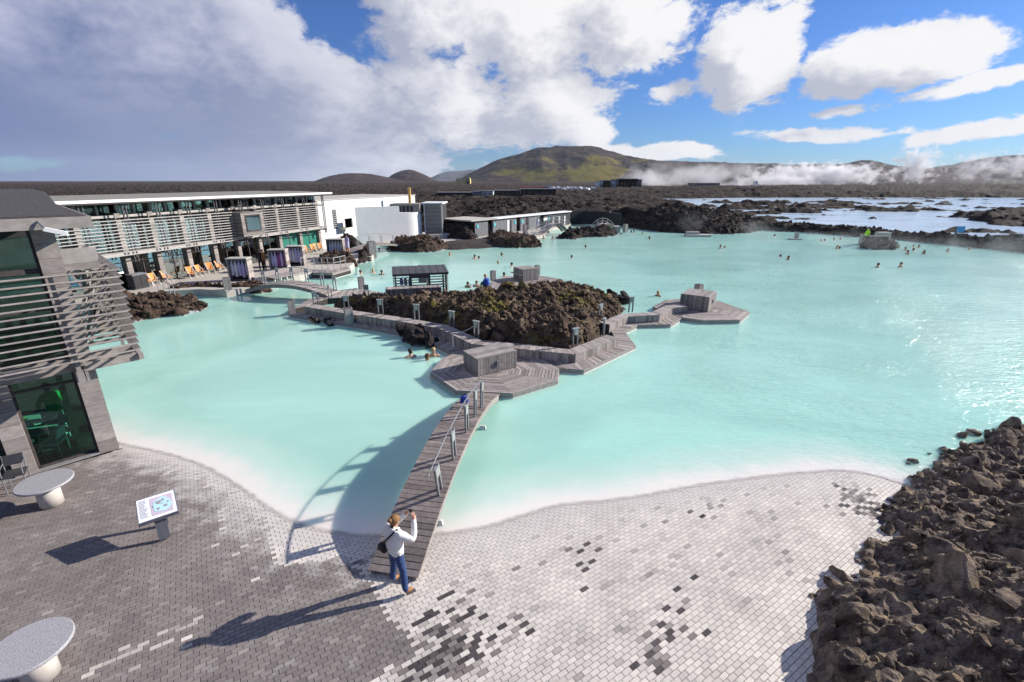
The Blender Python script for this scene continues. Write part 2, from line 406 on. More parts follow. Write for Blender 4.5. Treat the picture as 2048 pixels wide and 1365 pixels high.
def strips(poly, d, w, gap):              # cut a convex 2D polygon into boards that run along d
    poly = [Vector((p[0], p[1])) for p in poly]; d = Vector((d[0], d[1])).normalized(); n = Vector((-d.y, d.x))
    ks = [n.dot(p) for p in poly]; a, b = min(ks), max(ks); out = []; k = a
    while k < b-.01:
        q = clip(clip(poly, n, min(k+w-gap, b)), -n, -k)
        if len(q) >= 3: out.append(q)
        k += w
    return out
# ================================================================== materials used all over
wood = pmat('weathered_wood', (.235, .205, .19), (.39, .35, .325), scale=7, rough=.85, bump=.35, bscale=60, tone=.42, spec=.2)
wood_warm = pmat('bridge_wood', (.155, .128, .117), (.285, .245, .225), scale=9, rough=.85, bump=.35, bscale=60, tone=.4, spec=.2)
wood_pale = pmat('pale_wood', (.33, .31, .295), (.47, .445, .42), scale=5, rough=.8, bump=.2, tone=.2, spec=.2)
wood_dark = pmat('dark_wood', (.05, .042, .042), (.10, .085, .08), scale=8, rough=.8, tone=.35, spec=.2)
clad = pmat('grey_cladding', (.19, .165, .155), (.34, .31, .29), scale=4, rough=.8, bump=.25, tone=.35, stretch=(1, 1, 2.5))
white = pmat('white_render', (.62, .63, .63), (.71, .71, .70), scale=1.2, rough=.8, bump=.05)
white_paint = pmat('white_paint', (.70, .70, .68), (.80, .80, .78), scale=3, rough=.6)
cream = pmat('cream_paint', (.66, .62, .45), (.74, .70, .52), scale=2, rough=.7)
concrete = pmat('concrete', (.36, .34, .31), (.48, .45, .41), scale=3, rough=.9, bump=.15, tone=.2)
concrete_grey = pmat('grey_concrete', (.13, .14, .155), (.21, .22, .235), scale=2.2, rough=.8, bump=.1, tone=.25)
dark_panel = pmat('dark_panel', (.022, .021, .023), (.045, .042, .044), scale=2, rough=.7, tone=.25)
metal = pmat('grey_metal', (.20, .205, .215), (.29, .30, .31), scale=8, rough=.45, spec=.5, metal=.4)
metal_dark = pmat('dark_metal', (.035, .035, .04), (.06, .06, .065), scale=8, rough=.5, spec=.5)
steel = pmat('pale_steel', (.36, .36, .355), (.48, .48, .47), scale=8, rough=.4, spec=.5, metal=.5)
turf = pmat('roof_felt', (.045, .045, .05), (.085, .083, .085), scale=18, rough=.95, bump=.5, bscale=50)
turf_pale = pmat('roof_gravel', (.19, .185, .16), (.27, .26, .23), scale=4, rough=.95, bump=.4)
orange = pmat('orange_canvas', (.62, .25, .06), (.72, .33, .10), scale=4, rough=.8)
robe_m = pmat('lavender_towelling', (.42, .38, .62), (.58, .55, .76), scale=9, rough=.95)
robe_w = pmat('white_towelling', (.62, .60, .68), (.76, .75, .80), scale=9, rough=.95)
robe_p = pmat('purple_towelling', (.22, .06, .20), (.32, .10, .28), scale=9, rough=.95)
skin = pmat('skin', (.47, .26, .18), (.56, .33, .24), scale=12, rough=.55)
skin_t = pmat('tanned_skin', (.30, .15, .09), (.38, .20, .13), scale=12, rough=.55)
hair_d = pmat('dark_hair', (.018, .012, .009), (.045, .03, .02), scale=40, rough=.5)
hair_b = pmat('brown_hair', (.08, .045, .025), (.14, .08, .04), scale=40, rough=.5)
hair_g = pmat('auburn_hair', (.13, .055, .018), (.36, .19, .07), scale=60, rough=.45, bump=.6, bscale=120)
hair_l = pmat('blond_hair', (.42, .28, .13), (.55, .40, .2), scale=40, rough=.5)
sun_glass = glassmat('window_glass', (.80, .88, .87), .18)
dark_glass = glassmat('cafe_glass', (.56, .84, .74), -.02)
green_glass = pmat('green_glazing', (.03, .16, .12), (.05, .24, .18), scale=.6, rough=.12, spec=.6)
black = pmat('black_fabric', (.008, .008, .009), (.02, .02, .022), scale=20, rough=.6)
blue_cloth = pmat('blue_cloth', (.02, .045, .30), (.035, .08, .42), scale=9, rough=.6)
green_cloth = pmat('green_cloth', (.012, .36, .10), (.025, .46, .14), scale=9, rough=.8)
denim = pmat('blue_denim', (.018, .040, .12), (.05, .09, .22), scale=14, rough=.85, bump=.3, bscale=40)
jacket = pmat('white_jacket', (.62, .60, .57), (.80, .78, .76), scale=7, rough=.75, bump=.6, bscale=16)
hivis = pmat('yellow_hi_vis', (.45, .80, .02), (.55, .92, .05), scale=5, rough=.6)
boot = pmat('brown_leather', (.22, .11, .04), (.30, .16, .07), scale=20, rough=.6)
lava = lavamat('lava_rock', (.028, .019, .015), (.115, .078, .058), lichen=.35)
lava_moss = lavamat('mossy_lava_rock', (.036, .025, .019), (.185, .13, .092), lichen=.85, moss=1.0)
lava_near = lavamat('near_lava_rock', (.052, .040, .034), (.31, .245, .20), lichen=1.0, fine=1.9, bump=1.0)
lava_dark = lavamat('dark_lava_rock', (.018, .014, .013), (.055, .043, .038), lichen=.12, fine=.8)
lava_crust = lavamat('crusted_lava_rock', (.02, .016, .016), (.06, .05, .048), lichen=0, sil_h=.30)
lava_far = lavamat('lava_field', (.014, .010, .009), (.052, .039, .031), lichen=.16, fine=.22, bump=1.0)

# ================================================================== rock shapes shared by every heap
def rock_mesh(name, seed, sub, mat, rough=1.0, sq=None):
    bm = bmesh.new(); bmesh.ops.create_icosphere(bm, subdivisions=sub, radius=1)
    v = np.array([p.co[:] for p in bm.verts]); o = np.array([seed*7.1, seed*3.3, seed*1.7])
    r = 1+rough*(.42*fbm(v*1.15+o, 3, seed=seed)+.22*fbm(v*2.6+o, 3, ridged=True, seed=seed+9)+.10*fbm(v*6+o, 3, seed=seed+5))
    w = v*r[:, None]
    if sub >= 3:
        w = w+.16*rough*np.stack([fbm(v*4.2+o+k*31, 3, .6, seed=seed+20+k) for k in range(3)], -1)
    loc = np.random.default_rng(seed)
    # a few broken flat faces
    for _ in range(4 if rough < 1.2 else 11):
        n = loc.normal(size=3); n /= np.linalg.norm(n); c = loc.uniform(.45, .85)
        ex = np.maximum(w@n-c, 0); w = w-.75*ex[:, None]*n
    nr = np.linalg.norm(w, axis=1, keepdims=True); w *= np.minimum(1, 1.28/np.maximum(nr, 1e-6))**.8
    w *= np.array(sq or (1.0, loc.uniform(.75, 1.05), loc.uniform(.6, .85)))
    for p, q in zip(bm.verts, w): p.co = q
    me = bpy.data.meshes.new(name); bm.to_mesh(me); bm.free(); me.materials.append(mat)
    me.attributes.new('tone', 'FLOAT', 'POINT').data.foreach_set('value', np.full(len(me.vertices), loc.uniform(.2, .85), np.float32))
    me.polygons.foreach_set('use_smooth', [sub >= 4]*len(me.polygons))
    me.update(); return me
ROCKS = {}
def rocks_of(mat, sub, n=10, rough=1.0):
    k = (mat.name, sub, rough)
    if k not in ROCKS: ROCKS[k] = [rock_mesh('rock', 100+i, sub, mat, rough) for i in range(n)]
    return ROCKS[k]
_tmp = []
for i in range(14):
    bm = bmesh.new(); bmesh.ops.create_icosphere(bm, subdivisions=2, radius=1)
    v = np.array([p.co[:] for p in bm.verts]); o = np.array([i*5.1, i*2.3, 0])
    r = 1+.5*fbm(v*1.4+o, 3, seed=i)+.2*fbm(v*3.5+o, 2, seed=i+40)
    v = v*r[:, None]*np.array([1, .85, .72])
    f = np.array([[q.index for q in p.verts] for p in bm.faces]); _tmp.append((v, f)); bm.free()
def rubble(name, pts, sizes, mat, parent=None, kind='stuff', seed=0):
    """many small stones as one mesh (numpy, so it stays quick)"""
    g = np.random.default_rng(seed); V = []; Fc = []; T = []; b = 0
    for p, s in zip(pts, sizes):
        v, f = _tmp[g.integers(len(_tmp))]
        e = Euler(g.uniform(0, 6.28, 3)).to_matrix(); w = v@np.array(e).T*s*g.uniform(.7, 1.3, 3)+p
        V.append(w); Fc.append(f+b); T.append(np.full(len(v), g.uniform(.1, .95))); b += len(v)
    V = np.concatenate(V).astype(np.float32); Fc = np.concatenate(Fc); T = np.concatenate(T).astype(np.float32)
    if parent is not None: V = V-np.array(parent.matrix_world.translation if False else parent.location, np.float32)
    me = bpy.data.meshes.new(name); me.vertices.add(len(V)); me.vertices.foreach_set('co', V.ravel())
    me.loops.add(Fc.size); me.loops.foreach_set('vertex_index', Fc.ravel().astype(np.int32))
    me.polygons.add(len(Fc)); me.polygons.foreach_set('loop_start', np.arange(0, Fc.size, 3, dtype=np.int32)); me.polygons.foreach_set('loop_total', np.full(len(Fc), 3, np.int32))
    me.materials.append(mat); me.attributes.new('tone', 'FLOAT', 'POINT').data.foreach_set('value', T)
    me.update(calc_edges=True); me.polygons.foreach_set('use_smooth', [False]*len(Fc))
    o = bpy.data.objects.new(name, me); COL.objects.link(o); o.parent = parent
    if kind: o['kind'] = kind
    return o
def mound(name, poly, hmax, edge, step, mat, n_rocks, rsz, n_rub, rubsz, kind='structure', label=None, cat=None, group=None, seed=1, sub=3, base=-.35, crag=.5, prof=None, rmat=None, flat=.5, rrough=1.0, micro=0.0):
    """a heap of lava: a craggy base, single stones as parts, small rubble as one part"""
    poly = np.array([tuple(p)[:2] for p in poly], float); x0, y0 = poly.min(0)-1; x1, y1 = poly.max(0)+1
    nx, ny = int((x1-x0)/step)+2, int((y1-y0)/step)+2
    X, Y = np.meshgrid(np.linspace(x0, x1, nx), np.linspace(y0, y1, ny))
    def hf(X, Y):
        d = sdist(poly, X, Y)+fbm(xy0(X*.8, Y*.8, seed), 3, seed=seed+3)*.35*min(1, edge)
        b = np.clip(d/edge, 0, 1)**flat
        e = prof(X, Y) if prof is not None else 1.0
        n = fbm(xy0(X*.35, Y*.35, seed), 3, seed=seed)*.28
        c = crag*(fbm(xy0(X*1.1, Y*1.1, seed+4), 4, .55, ridged=True, seed=seed+7)*.40+fbm(xy0(X*3.2, Y*3.2, seed), 3, .6, seed=seed+8)*.22)
        return np.where(d > 0, base+b*(hmax*e*(1+n)-base)+c*np.minimum(1, b*1.6)*min(1, hmax), base+np.maximum(d, -1.0)*.4), d
    Z, D = hf(X, Y)
    if micro: Z = Z+micro*fbm(xy0(X*9, Y*9, seed), 3, .6, seed=seed+50, ridged=True)*(D > 0)
    o3 = xy0(X, Y); jx = fbm(o3*1.6+5, 3, seed=seed+30)*step*1.6; jy = fbm(o3*1.6+50, 3, seed=seed+31)*step*1.6
    c = poly.mean(0); V = np.stack([X+jx-c[0], Y+jy-c[1], Z], -1)
    o = grid_mesh(name, V, mat, keep=D > -.5, smooth=False)
    o.location = (c[0], c[1], 0); tag(o, label, cat, group, kind)
    g = np.random.default_rng(seed+77)
    def scatter(n, rim=.0):
        out = []
        while len(out) < n:
            x = g.uniform(x0, x1, n*6); y = g.uniform(y0, y1, n*6); z, d = hf(x, y)
            k = d > rim
            out += list(zip(x[k], y[k], z[k]))
        return np.array(out[:n])
    if n_rocks:
        pts = scatter(n_rocks, .02); ms = rocks_of(rmat or mat, sub, 12, rrough)
        for p in pts:
            s = rsz[0]*(rsz[1]/rsz[0])**(g.random()**1.5)
            inst(ms[g.integers(len(ms))], 'rock', o, (p[0]-c[0], p[1]-c[1], p[2]-s*.05), tuple(g.uniform(0, 6.28, 3)), (s, s*g.uniform(.8, 1.2), s*g.uniform(.7, 1.1)))
    if n_rub:
        pts = scatter(n_rub, -.12); sz = rubsz[0]*(rubsz[1]/rubsz[0])**g.random(n_rub)
        rubble('rubble', pts, sz, rmat or mat, o, seed=seed)
    return o

# ================================================================== outlines on the ground (from the photograph)
shore_px = [(150, 868), (237, 892), (300, 905), (380, 928), (440, 958), (490, 992), (540, 1028), (600, 1056), (660, 1070), (740, 1078), (830, 1078), (900, 1072), (970, 1060),
            (1040, 1040), (1120, 1016), (1250, 1003), (1400, 976), (1500, 962), (1600, 951), (1690, 946), (1750, 955), (1815, 975), (1900, 990), (2050, 1000)]
shore = smooth_line([G(*p) for p in shore_px], 5)
PLAZA = np.array(list(shore)+[(22, 8), (22, -9), (-24, -9), (-24, 10)])
def plaza_z(x, y):
    d = sdist(PLAZA, np.asarray(x, float), np.asarray(y, float))
    return np.where(d > 0, .13*(1-np.exp(-d*.55)), d*.16)
NEAR = [(-60, -40), (-60, 20), (-42, 30), (-36, 54), (-30, 72), (-12, 74), (-6, 73), (-3, 81), (10, 93), (22, 92), (29, 77), (36, 74), (45, 76.5), (60, 54.5), (130, 10), (130, -40)]
FAR_L = [G(*p) for p in [(1330, 399), (1500, 396.5), (1700, 396), (2400, 396), (2600, 500), (2048, 489), (1800, 471), (1600, 456), (1420, 441), (1440, 430), (1400, 418), (1350, 409)]]

# ================================================================== ground sheet to the horizon
def ground_z(X, Y):
    r = np.hypot(X, Y)
    p = xy0(X, Y)
    rough = fbm(p*.11, 5, .6, seed=3, ridged=True)*1.1+fbm(p*.6, 3, .6, seed=4)*.35
    z = 1.35+rough*np.clip(r/60, .4, 1.3)+fbm(p*.004, 3, seed=6)*2.6*sstep(150, 500, r)
    z = z+sstep(0, -35, X)*sstep(200, 60, r)*.6
    dn = sdist(NEAR, X, Y); z = np.where(dn > -4, z+(-1.2-z)*sstep(-4, 1.0, dn), z)
    df = sdist(FAR_L, X, Y)
    pxy = P(np.stack([X, Y, np.zeros_like(X)], -1))
    pxx, pyy = pxy[..., 0], pxy[..., 1]
    busy = np.clip(.72*sstep(1760, 1500, pxx)*sstep(398, 404, pyy)*sstep(448, 428, pyy)+.15*sstep(1480, 1360, pxx)+.75*np.exp(-(((pxx-1990)/120)**2+((pyy-437)/14)**2))+.62*sstep(402, 410, pyy)*sstep(432, 424, pyy), 0, 1.15)
    nn = fbm(p*np.array([.06, .085, 1]), 5, .58, seed=21); n3 = fbm(p*np.array([.15, .20, 1]), 4, .55, seed=25); isl = -1.2+busy*.76+1.3*nn+2.3*n3+.5*fbm(p*.5, 3, seed=22)
    isl = isl+1.9*np.exp(-(((pxx-2010)/80)**2+((pyy-438)/11)**2))
    z = np.where(df > -8, z+(isl-z)*sstep(-8, 2, df), z)
    # low dark lava rim beyond the far lagoon
    rim = np.exp(-((Y-300)/55)**2)*sstep(70, 130, X)
    z = z+rim*(2.2+1.5*fbm(p*.02, 3, seed=8))*sstep(0, -10, df)
    return z
def build_ground():
    fine = np.linspace(R(-54), R(54), 880); rest = np.linspace(R(54), R(306), 64)[1:-1]
    az = np.concatenate([fine, rest])
    r = [0.3, 3, 8, 15, 24, 34, 42]; k = 46.0
    while k < 320: r.append(k); k += .75+max(0, (k-110)*.012)
    while k < 14000: r.append(k); k *= 1.035
    r = np.array(r); AZ, RR = np.meshgrid(az, r); X, Y = RR*np.sin(AZ), RR*np.cos(AZ)
    Z = ground_z(X, Y)
    V = np.stack([X, Y, Z], -1)
    o = grid_mesh('ground', V, lava_far, closed=True); tag(o, kind='structure')
build_ground()

# ================================================================== water
def watermat(name, deep, shallow, shore_attr, wave=1.0):
    m = bpy.data.materials.new(name); m.use_nodes = True; nt = m.node_tree; N = nt.nodes; L = nt.links
    b = N['Principled BSDF']; b.inputs['Roughness'].default_value = .10; b.inputs['IOR'].default_value = 1.33
    if shore_attr: b.subsurface_method = 'BURLEY'; b.inputs['Subsurface Weight'].default_value = 1; b.inputs['Subsurface Radius'].default_value = (.52, .8, .76); b.inputs['Subsurface Scale'].default_value = .5
    geo = N.new('ShaderNodeNewGeometry'); pos = geo.outputs['Position']
    def nz(scale, det=3, stretch=(1, 1, 1), rot=0, rgh=.5, dist=0):
        mp = N.new('ShaderNodeMapping'); L.new(pos, mp.inputs[0]); mp.inputs['Scale'].default_value = stretch; mp.inputs['Rotation'].default_value = (0, 0, rot)
        n = N.new('ShaderNodeTexNoise'); L.new(mp.outputs[0], n.inputs['Vector']); n.inputs['Scale'].default_value = scale; n.inputs['Detail'].default_value = det; n.inputs['Roughness'].default_value = rgh; n.inputs['Distortion'].default_value = dist; return n.outputs[0]
    def mr(v, a, c, lo=0., hi=1.):
        n = N.new('ShaderNodeMapRange'); n.interpolation_type = 'SMOOTHSTEP'; L.new(v, n.inputs[0]); n.inputs[1].default_value = a; n.inputs[2].default_value = c; n.inputs[3].default_value = lo; n.inputs[4].default_value = hi; return n.outputs[0]
    def mth(op, a, c):
        n = N.new('ShaderNodeMath'); n.operation = op
        for i, v in enumerate((a, c)):
            if isinstance(v, (int, float)): n.inputs[i].default_value = v
            else: L.new(v, n.inputs[i])
        return n.outputs[0]
    def mix(f, a, c):
        n = N.new('ShaderNodeMix'); n.data_type = 'RGBA'
        L.new(f, n.inputs[0])
        for i, v in ((6, a), (7, c)):
            if isinstance(v, tuple): n.inputs[i].default_value = (*v, 1)
            else: L.new(v, n.inputs[i])
        return n.outputs[2]
    cl = nz(.10, 5, (1, 1.6, 1), .4, .6, .6)            # slow drifts of silica in suspension
    col = mix(mr(cl, .34, .66), deep, tuple(min(1, c*1.16+.015) for c in deep))
    if shore_attr:
        at = N.new('ShaderNodeAttribute'); at.attribute_name = 'shore'; d = at.outputs['Fac']
        dn = mth('ADD', d, mth('MULTIPLY', mth('SUBTRACT', nz(1.1, 5), .5), .8))
        c2 = mix(mr(dn, .15, 1.15), shallow, (.52, .67, .59))
        c2 = mix(mr(dn, .6, 2.3), c2, col); col = c2
        d2 = mth('ADD', d, mth('MULTIPLY', mth('SUBTRACT', nz(4.0, 4), .5), .16))
        tr = N.new('ShaderNodeBsdfTransparent'); mx = N.new('ShaderNodeMixShader')
        L.new(mr(d2, -.02, .22), mx.inputs[0]); L.new(tr.outputs[0], mx.inputs[1]); L.new(b.outputs[0], mx.inputs[2])
        L.new(mx.outputs[0], N['Material Output'].inputs['Surface'])
    L.new(col, b.inputs['Base Color'])
    sp = N.new('ShaderNodeSeparateXYZ'); L.new(pos, sp.inputs[0])
    wind = mr(mth('ADD', sp.outputs[0], mth('MULTIPLY', sp.outputs[1], .25)), 0., 30., .05, 3.4)
    patch = mr(nz(.16, 3, (1, 1.4, 1), .5), .34, .66, .55, 1.)
    w1 = nz(1.7, 5, (.55, 1.5, 1), -.35, .55, .4); w2 = nz(6.5, 3, (.7, 1.4, 1), -.2, .55, .3)
    hgt = mth('ADD', mth('MULTIPLY', w1, .046), mth('MULTIPLY', w2, .032))
    bp = N.new('ShaderNodeBump'); bp.inputs['Distance'].default_value = 1.0
    L.new(mth('MULTIPLY', mth('MULTIPLY', wind, patch), wave), bp.inputs['Strength']); L.new(hgt, bp.inputs['Height']); L.new(bp.outputs[0], b.inputs['Normal'])
    return m
WATER_DEEP = (.325, .575, .485)
water_m = watermat('milky_water', WATER_DEEP, (.74, .715, .655), True)
water_far = watermat('pale_water', (.58, .72, .83), (0, 0, 0), False, .8)
def build_water():
    def axis(lo, a, b, hi, s):
        o = list(np.arange(a, b, s)); d = s; k = o[-1]
        while k < hi: d *= 1.12; k += min(d, 2.5); o.append(k)
        d = s; k = a
        while k > lo: d *= 1.12; k -= min(d, 2.5); o.insert(0, k)
        return np.array(o)
    xs = axis(-40, -14, 15, 120, .13); ys = axis(-20, 6, 17, 96, .13)
    X, Y = np.meshgrid(xs, ys); d = -sdist(PLAZA, X, Y)
    o = grid_mesh('lagoon_water', np.stack([X, Y, np.zeros_like(X)], -1), water_m, keep=(sdist(NEAR, X, Y) > -5) & (d > -2.5), attrs={'shore': d}, smooth=True)
    tag(o, kind='structure')
    f = np.array([tuple(p)[:2] for p in FAR_L]); x0, y0 = f.min(0)-6; x1, y1 = f.max(0)+6
    X, Y = np.meshgrid(np.linspace(x0, x1, 120), np.linspace(y0, y1, 80))
    o = grid_mesh('far_water', np.stack([X, Y, np.full_like(X, .02)], -1), water_far, keep=(sdist(f, X, Y) > -5) & (sdist(NEAR, X, Y) < -2.0), smooth=True)
    tag(o, kind='structure')
build_water()

# ================================================================== plaza of pavers
def pavermat():
    m = bpy.data.materials.new('paver'); m.use_nodes = True; nt = m.node_tree; N = nt.nodes; L = nt.links
    b = N['Principled BSDF']; b.inputs['Roughness'].default_value = .78; b.inputs['Specular IOR Level'].default_value = .3
    at = N.new('ShaderNodeAttribute'); at.attribute_name = 'tone'
    rp = N.new('ShaderNodeValToRGB'); L.new(at.outputs['Fac'], rp.inputs[0]); e = rp.color_ramp.elements
    e[0].position = 0; e[0].color = (.040, .036, .038, 1); e[1].position = 1; e[1].color = (.66, .61, .55, 1)
    for p, c in ((.25, (.108, .090, .090)), (.5, (.225, .197, .184)), (.78, (.48, .44, .40))):
        k = rp.color_ramp.elements.new(p); k.color = (*c, 1)
    geo = N.new('ShaderNodeNewGeometry')
    def nz(s, d):
        n = N.new('ShaderNodeTexNoise'); L.new(geo.outputs['Position'], n.inputs['Vector']); n.inputs['Scale'].default_value = s; n.inputs['Detail'].default_value = d; n.inputs['Roughness'].default_value = .65; return n
    def mr(v, a, c, lo, hi):
        n = N.new('ShaderNodeMapRange'); L.new(v, n.inputs[0]); n.inputs[1].default_value = a; n.inputs[2].default_value = c; n.inputs[3].default_value = lo; n.inputs[4].default_value = hi; return n.outputs[0]
    a = mr(nz(.8, 6).outputs[0], .3, .7, .80, 1.16); c = mr(nz(55, 4).outputs[0], .3, .7, .86, 1.12)
    mu = N.new('ShaderNodeMath'); mu.operation = 'MULTIPLY'; L.new(a, mu.inputs[0]); L.new(c, mu.inputs[1])
    sc = N.new('ShaderNodeVectorMath'); sc.operation = 'SCALE'; L.new(rp.outputs[0], sc.inputs[0]); L.new(mu.outputs[0], sc.inputs['Scale'])
    # mineral bloom that runs across the joints: stronger low down by the water, in blotches elsewhere
    sp = N.new('ShaderNodeSeparateXYZ'); L.new(geo.outputs['Position'], sp.inputs[0])
    lowm = mr(sp.outputs[2], .085, .0, 0, 1); bn = nz(2.6, 8).outputs[0]
    a1 = N.new('ShaderNodeMath'); a1.operation = 'MULTIPLY_ADD'; L.new(lowm, a1.inputs[0]); a1.inputs[1].default_value = .42; L.new(bn, a1.inputs[2])
    m1 = N.new('ShaderNodeMix'); m1.data_type = 'RGBA'; L.new(mr(a1.outputs[0], .60, .86, 0, .75), m1.inputs[0]); L.new(sc.outputs[0], m1.inputs[6]); m1.inputs[7].default_value = (.56, .53, .50, 1)
    st = nz(5.5, 7).outputs[0]; m2 = N.new('ShaderNodeMix'); m2.data_type = 'RGBA'; L.new(mr(st, .60, .72, 0, .24), m2.inputs[0]); L.new(m1.outputs[2], m2.inputs[6]); m2.inputs[7].default_value = (.23, .205, .185, 1)
    L.new(m2.outputs[2], b.inputs['Base Color'])
    bp = N.new('ShaderNodeBump'); bp.inputs['Strength'].default_value = .35; bp.inputs['Distance'].default_value = .004; L.new(nz(160, 3).outputs[0], bp.inputs['Height']); L.new(bp.outputs[0], b.inputs['Normal'])
    return m
paver = pavermat()
joint = pmat('paver_joint', (.075, .066, .062), (.14, .125, .115), scale=9, rough=.95)
DARK_PX = [(-900, 700), (60, 860), (240, 894), (330, 916), (392, 940), (430, 968), (475, 985), (515, 1008), (536, 1072), (552, 1130), (590, 1126), (640, 1116), (690, 1108), (722, 1142), (775, 1226), (832, 1308), (770, 1340), (700, 1385), (500, 1600), (-1500, 1900)]
def tone_of(x, y, g):
    q = P(np.stack([x, y, np.full_like(x, .1)], -1)); px, py = q[:, 0], q[:, 1]
    dd = sdist(DARK_PX, px, py); n = len(x)
    dark = dd > g.normal(0, 1.5, n)
    t = np.where(dark, g.normal(.47, .028, n), g.normal(.93, .05, n))
    big = fbm(xy0(x*.9, y*.9), 3, seed=61)
    # warm lighter streaks within the dark field, along the courses
    u = x*CB+y*SB; w = -x*SB+y*CB
    st = fbm(np.stack([u*.9, w*3.2, u*0], -1), 3, seed=62)
    k = dark & (st > .17) & (g.random(n) < .34); t[k] = g.normal(.47, .05, k.sum())
    k = dark & (big > .1); t[k] += .03
    # scattered dark and grey pavers within the white field
    def near(cx, cy, rx, ry, rot=0):
        c, s = math.cos(R(rot)), math.sin(R(rot)); a = ((px-cx)*c+(py-cy)*s)/rx; b = (-(px-cx)*s+(py-cy)*c)/ry
        return np.exp(-(a*a+b*b))
    pr = .72*near(905, 1260, 62, 75, 60)+.75*near(870, 1340, 120, 30, -18)+.45*near(1345, 1235, 22, 55, 35)+.42*near(1330, 1310, 60, 40, -45)+.75*near(1725, 1000, 52, 34, 45)+.10*near(1160, 1120, 30, 70, 30)+.5*near(690, 1122, 60, 14, -15)+.4*near(1400, 1010, 60, 14, -10)+.45*near(455, 965, 60, 22, 35)+.35*near(560, 1010, 50, 20, 40)
    r = g.random(n); k = ~dark & (r < pr); t[k] = np.where(g.random(k.sum()) < .42, g.normal(.10, .04, k.sum()), g.normal(.52, .10, k.sum()))
    k = ~dark & (r > .955) & (big > -.2); t[k] = g.normal(.72, .06, k.sum())
    k = ~dark & (big > .22); t[k] -= .03
    # salt bloom and damp grey rows close to the waterline
    dz = sdist(PLAZA, x, y)
    k = ~dark & (dz < .42); t[k] = t[k]-.14*(1-dz[k]/.42)
    k = dark & (dz < .9) & (px < 520); t[k] += .18*(1-dz[k]/.9)*g.random(k.sum())
    p2 = .75*near(430, 950, 75, 20, 33)+0.55*near(340, 925, 70, 12, 16)+.7*near(500, 1003, 40, 16, 40)+.3*near(470, 1060, 60, 40, 40)+.35*near(300, 1290, 120, 22, -25)
    k = dark & (g.random(n) < p2); t[k] = g.normal(.78, .1, k.sum())
    return np.clip(t, 0, 1)
BA = math.atan2(1, 1.52); CB, SB = math.cos(BA), math.sin(BA)
BLEN, BWID = .172, .088
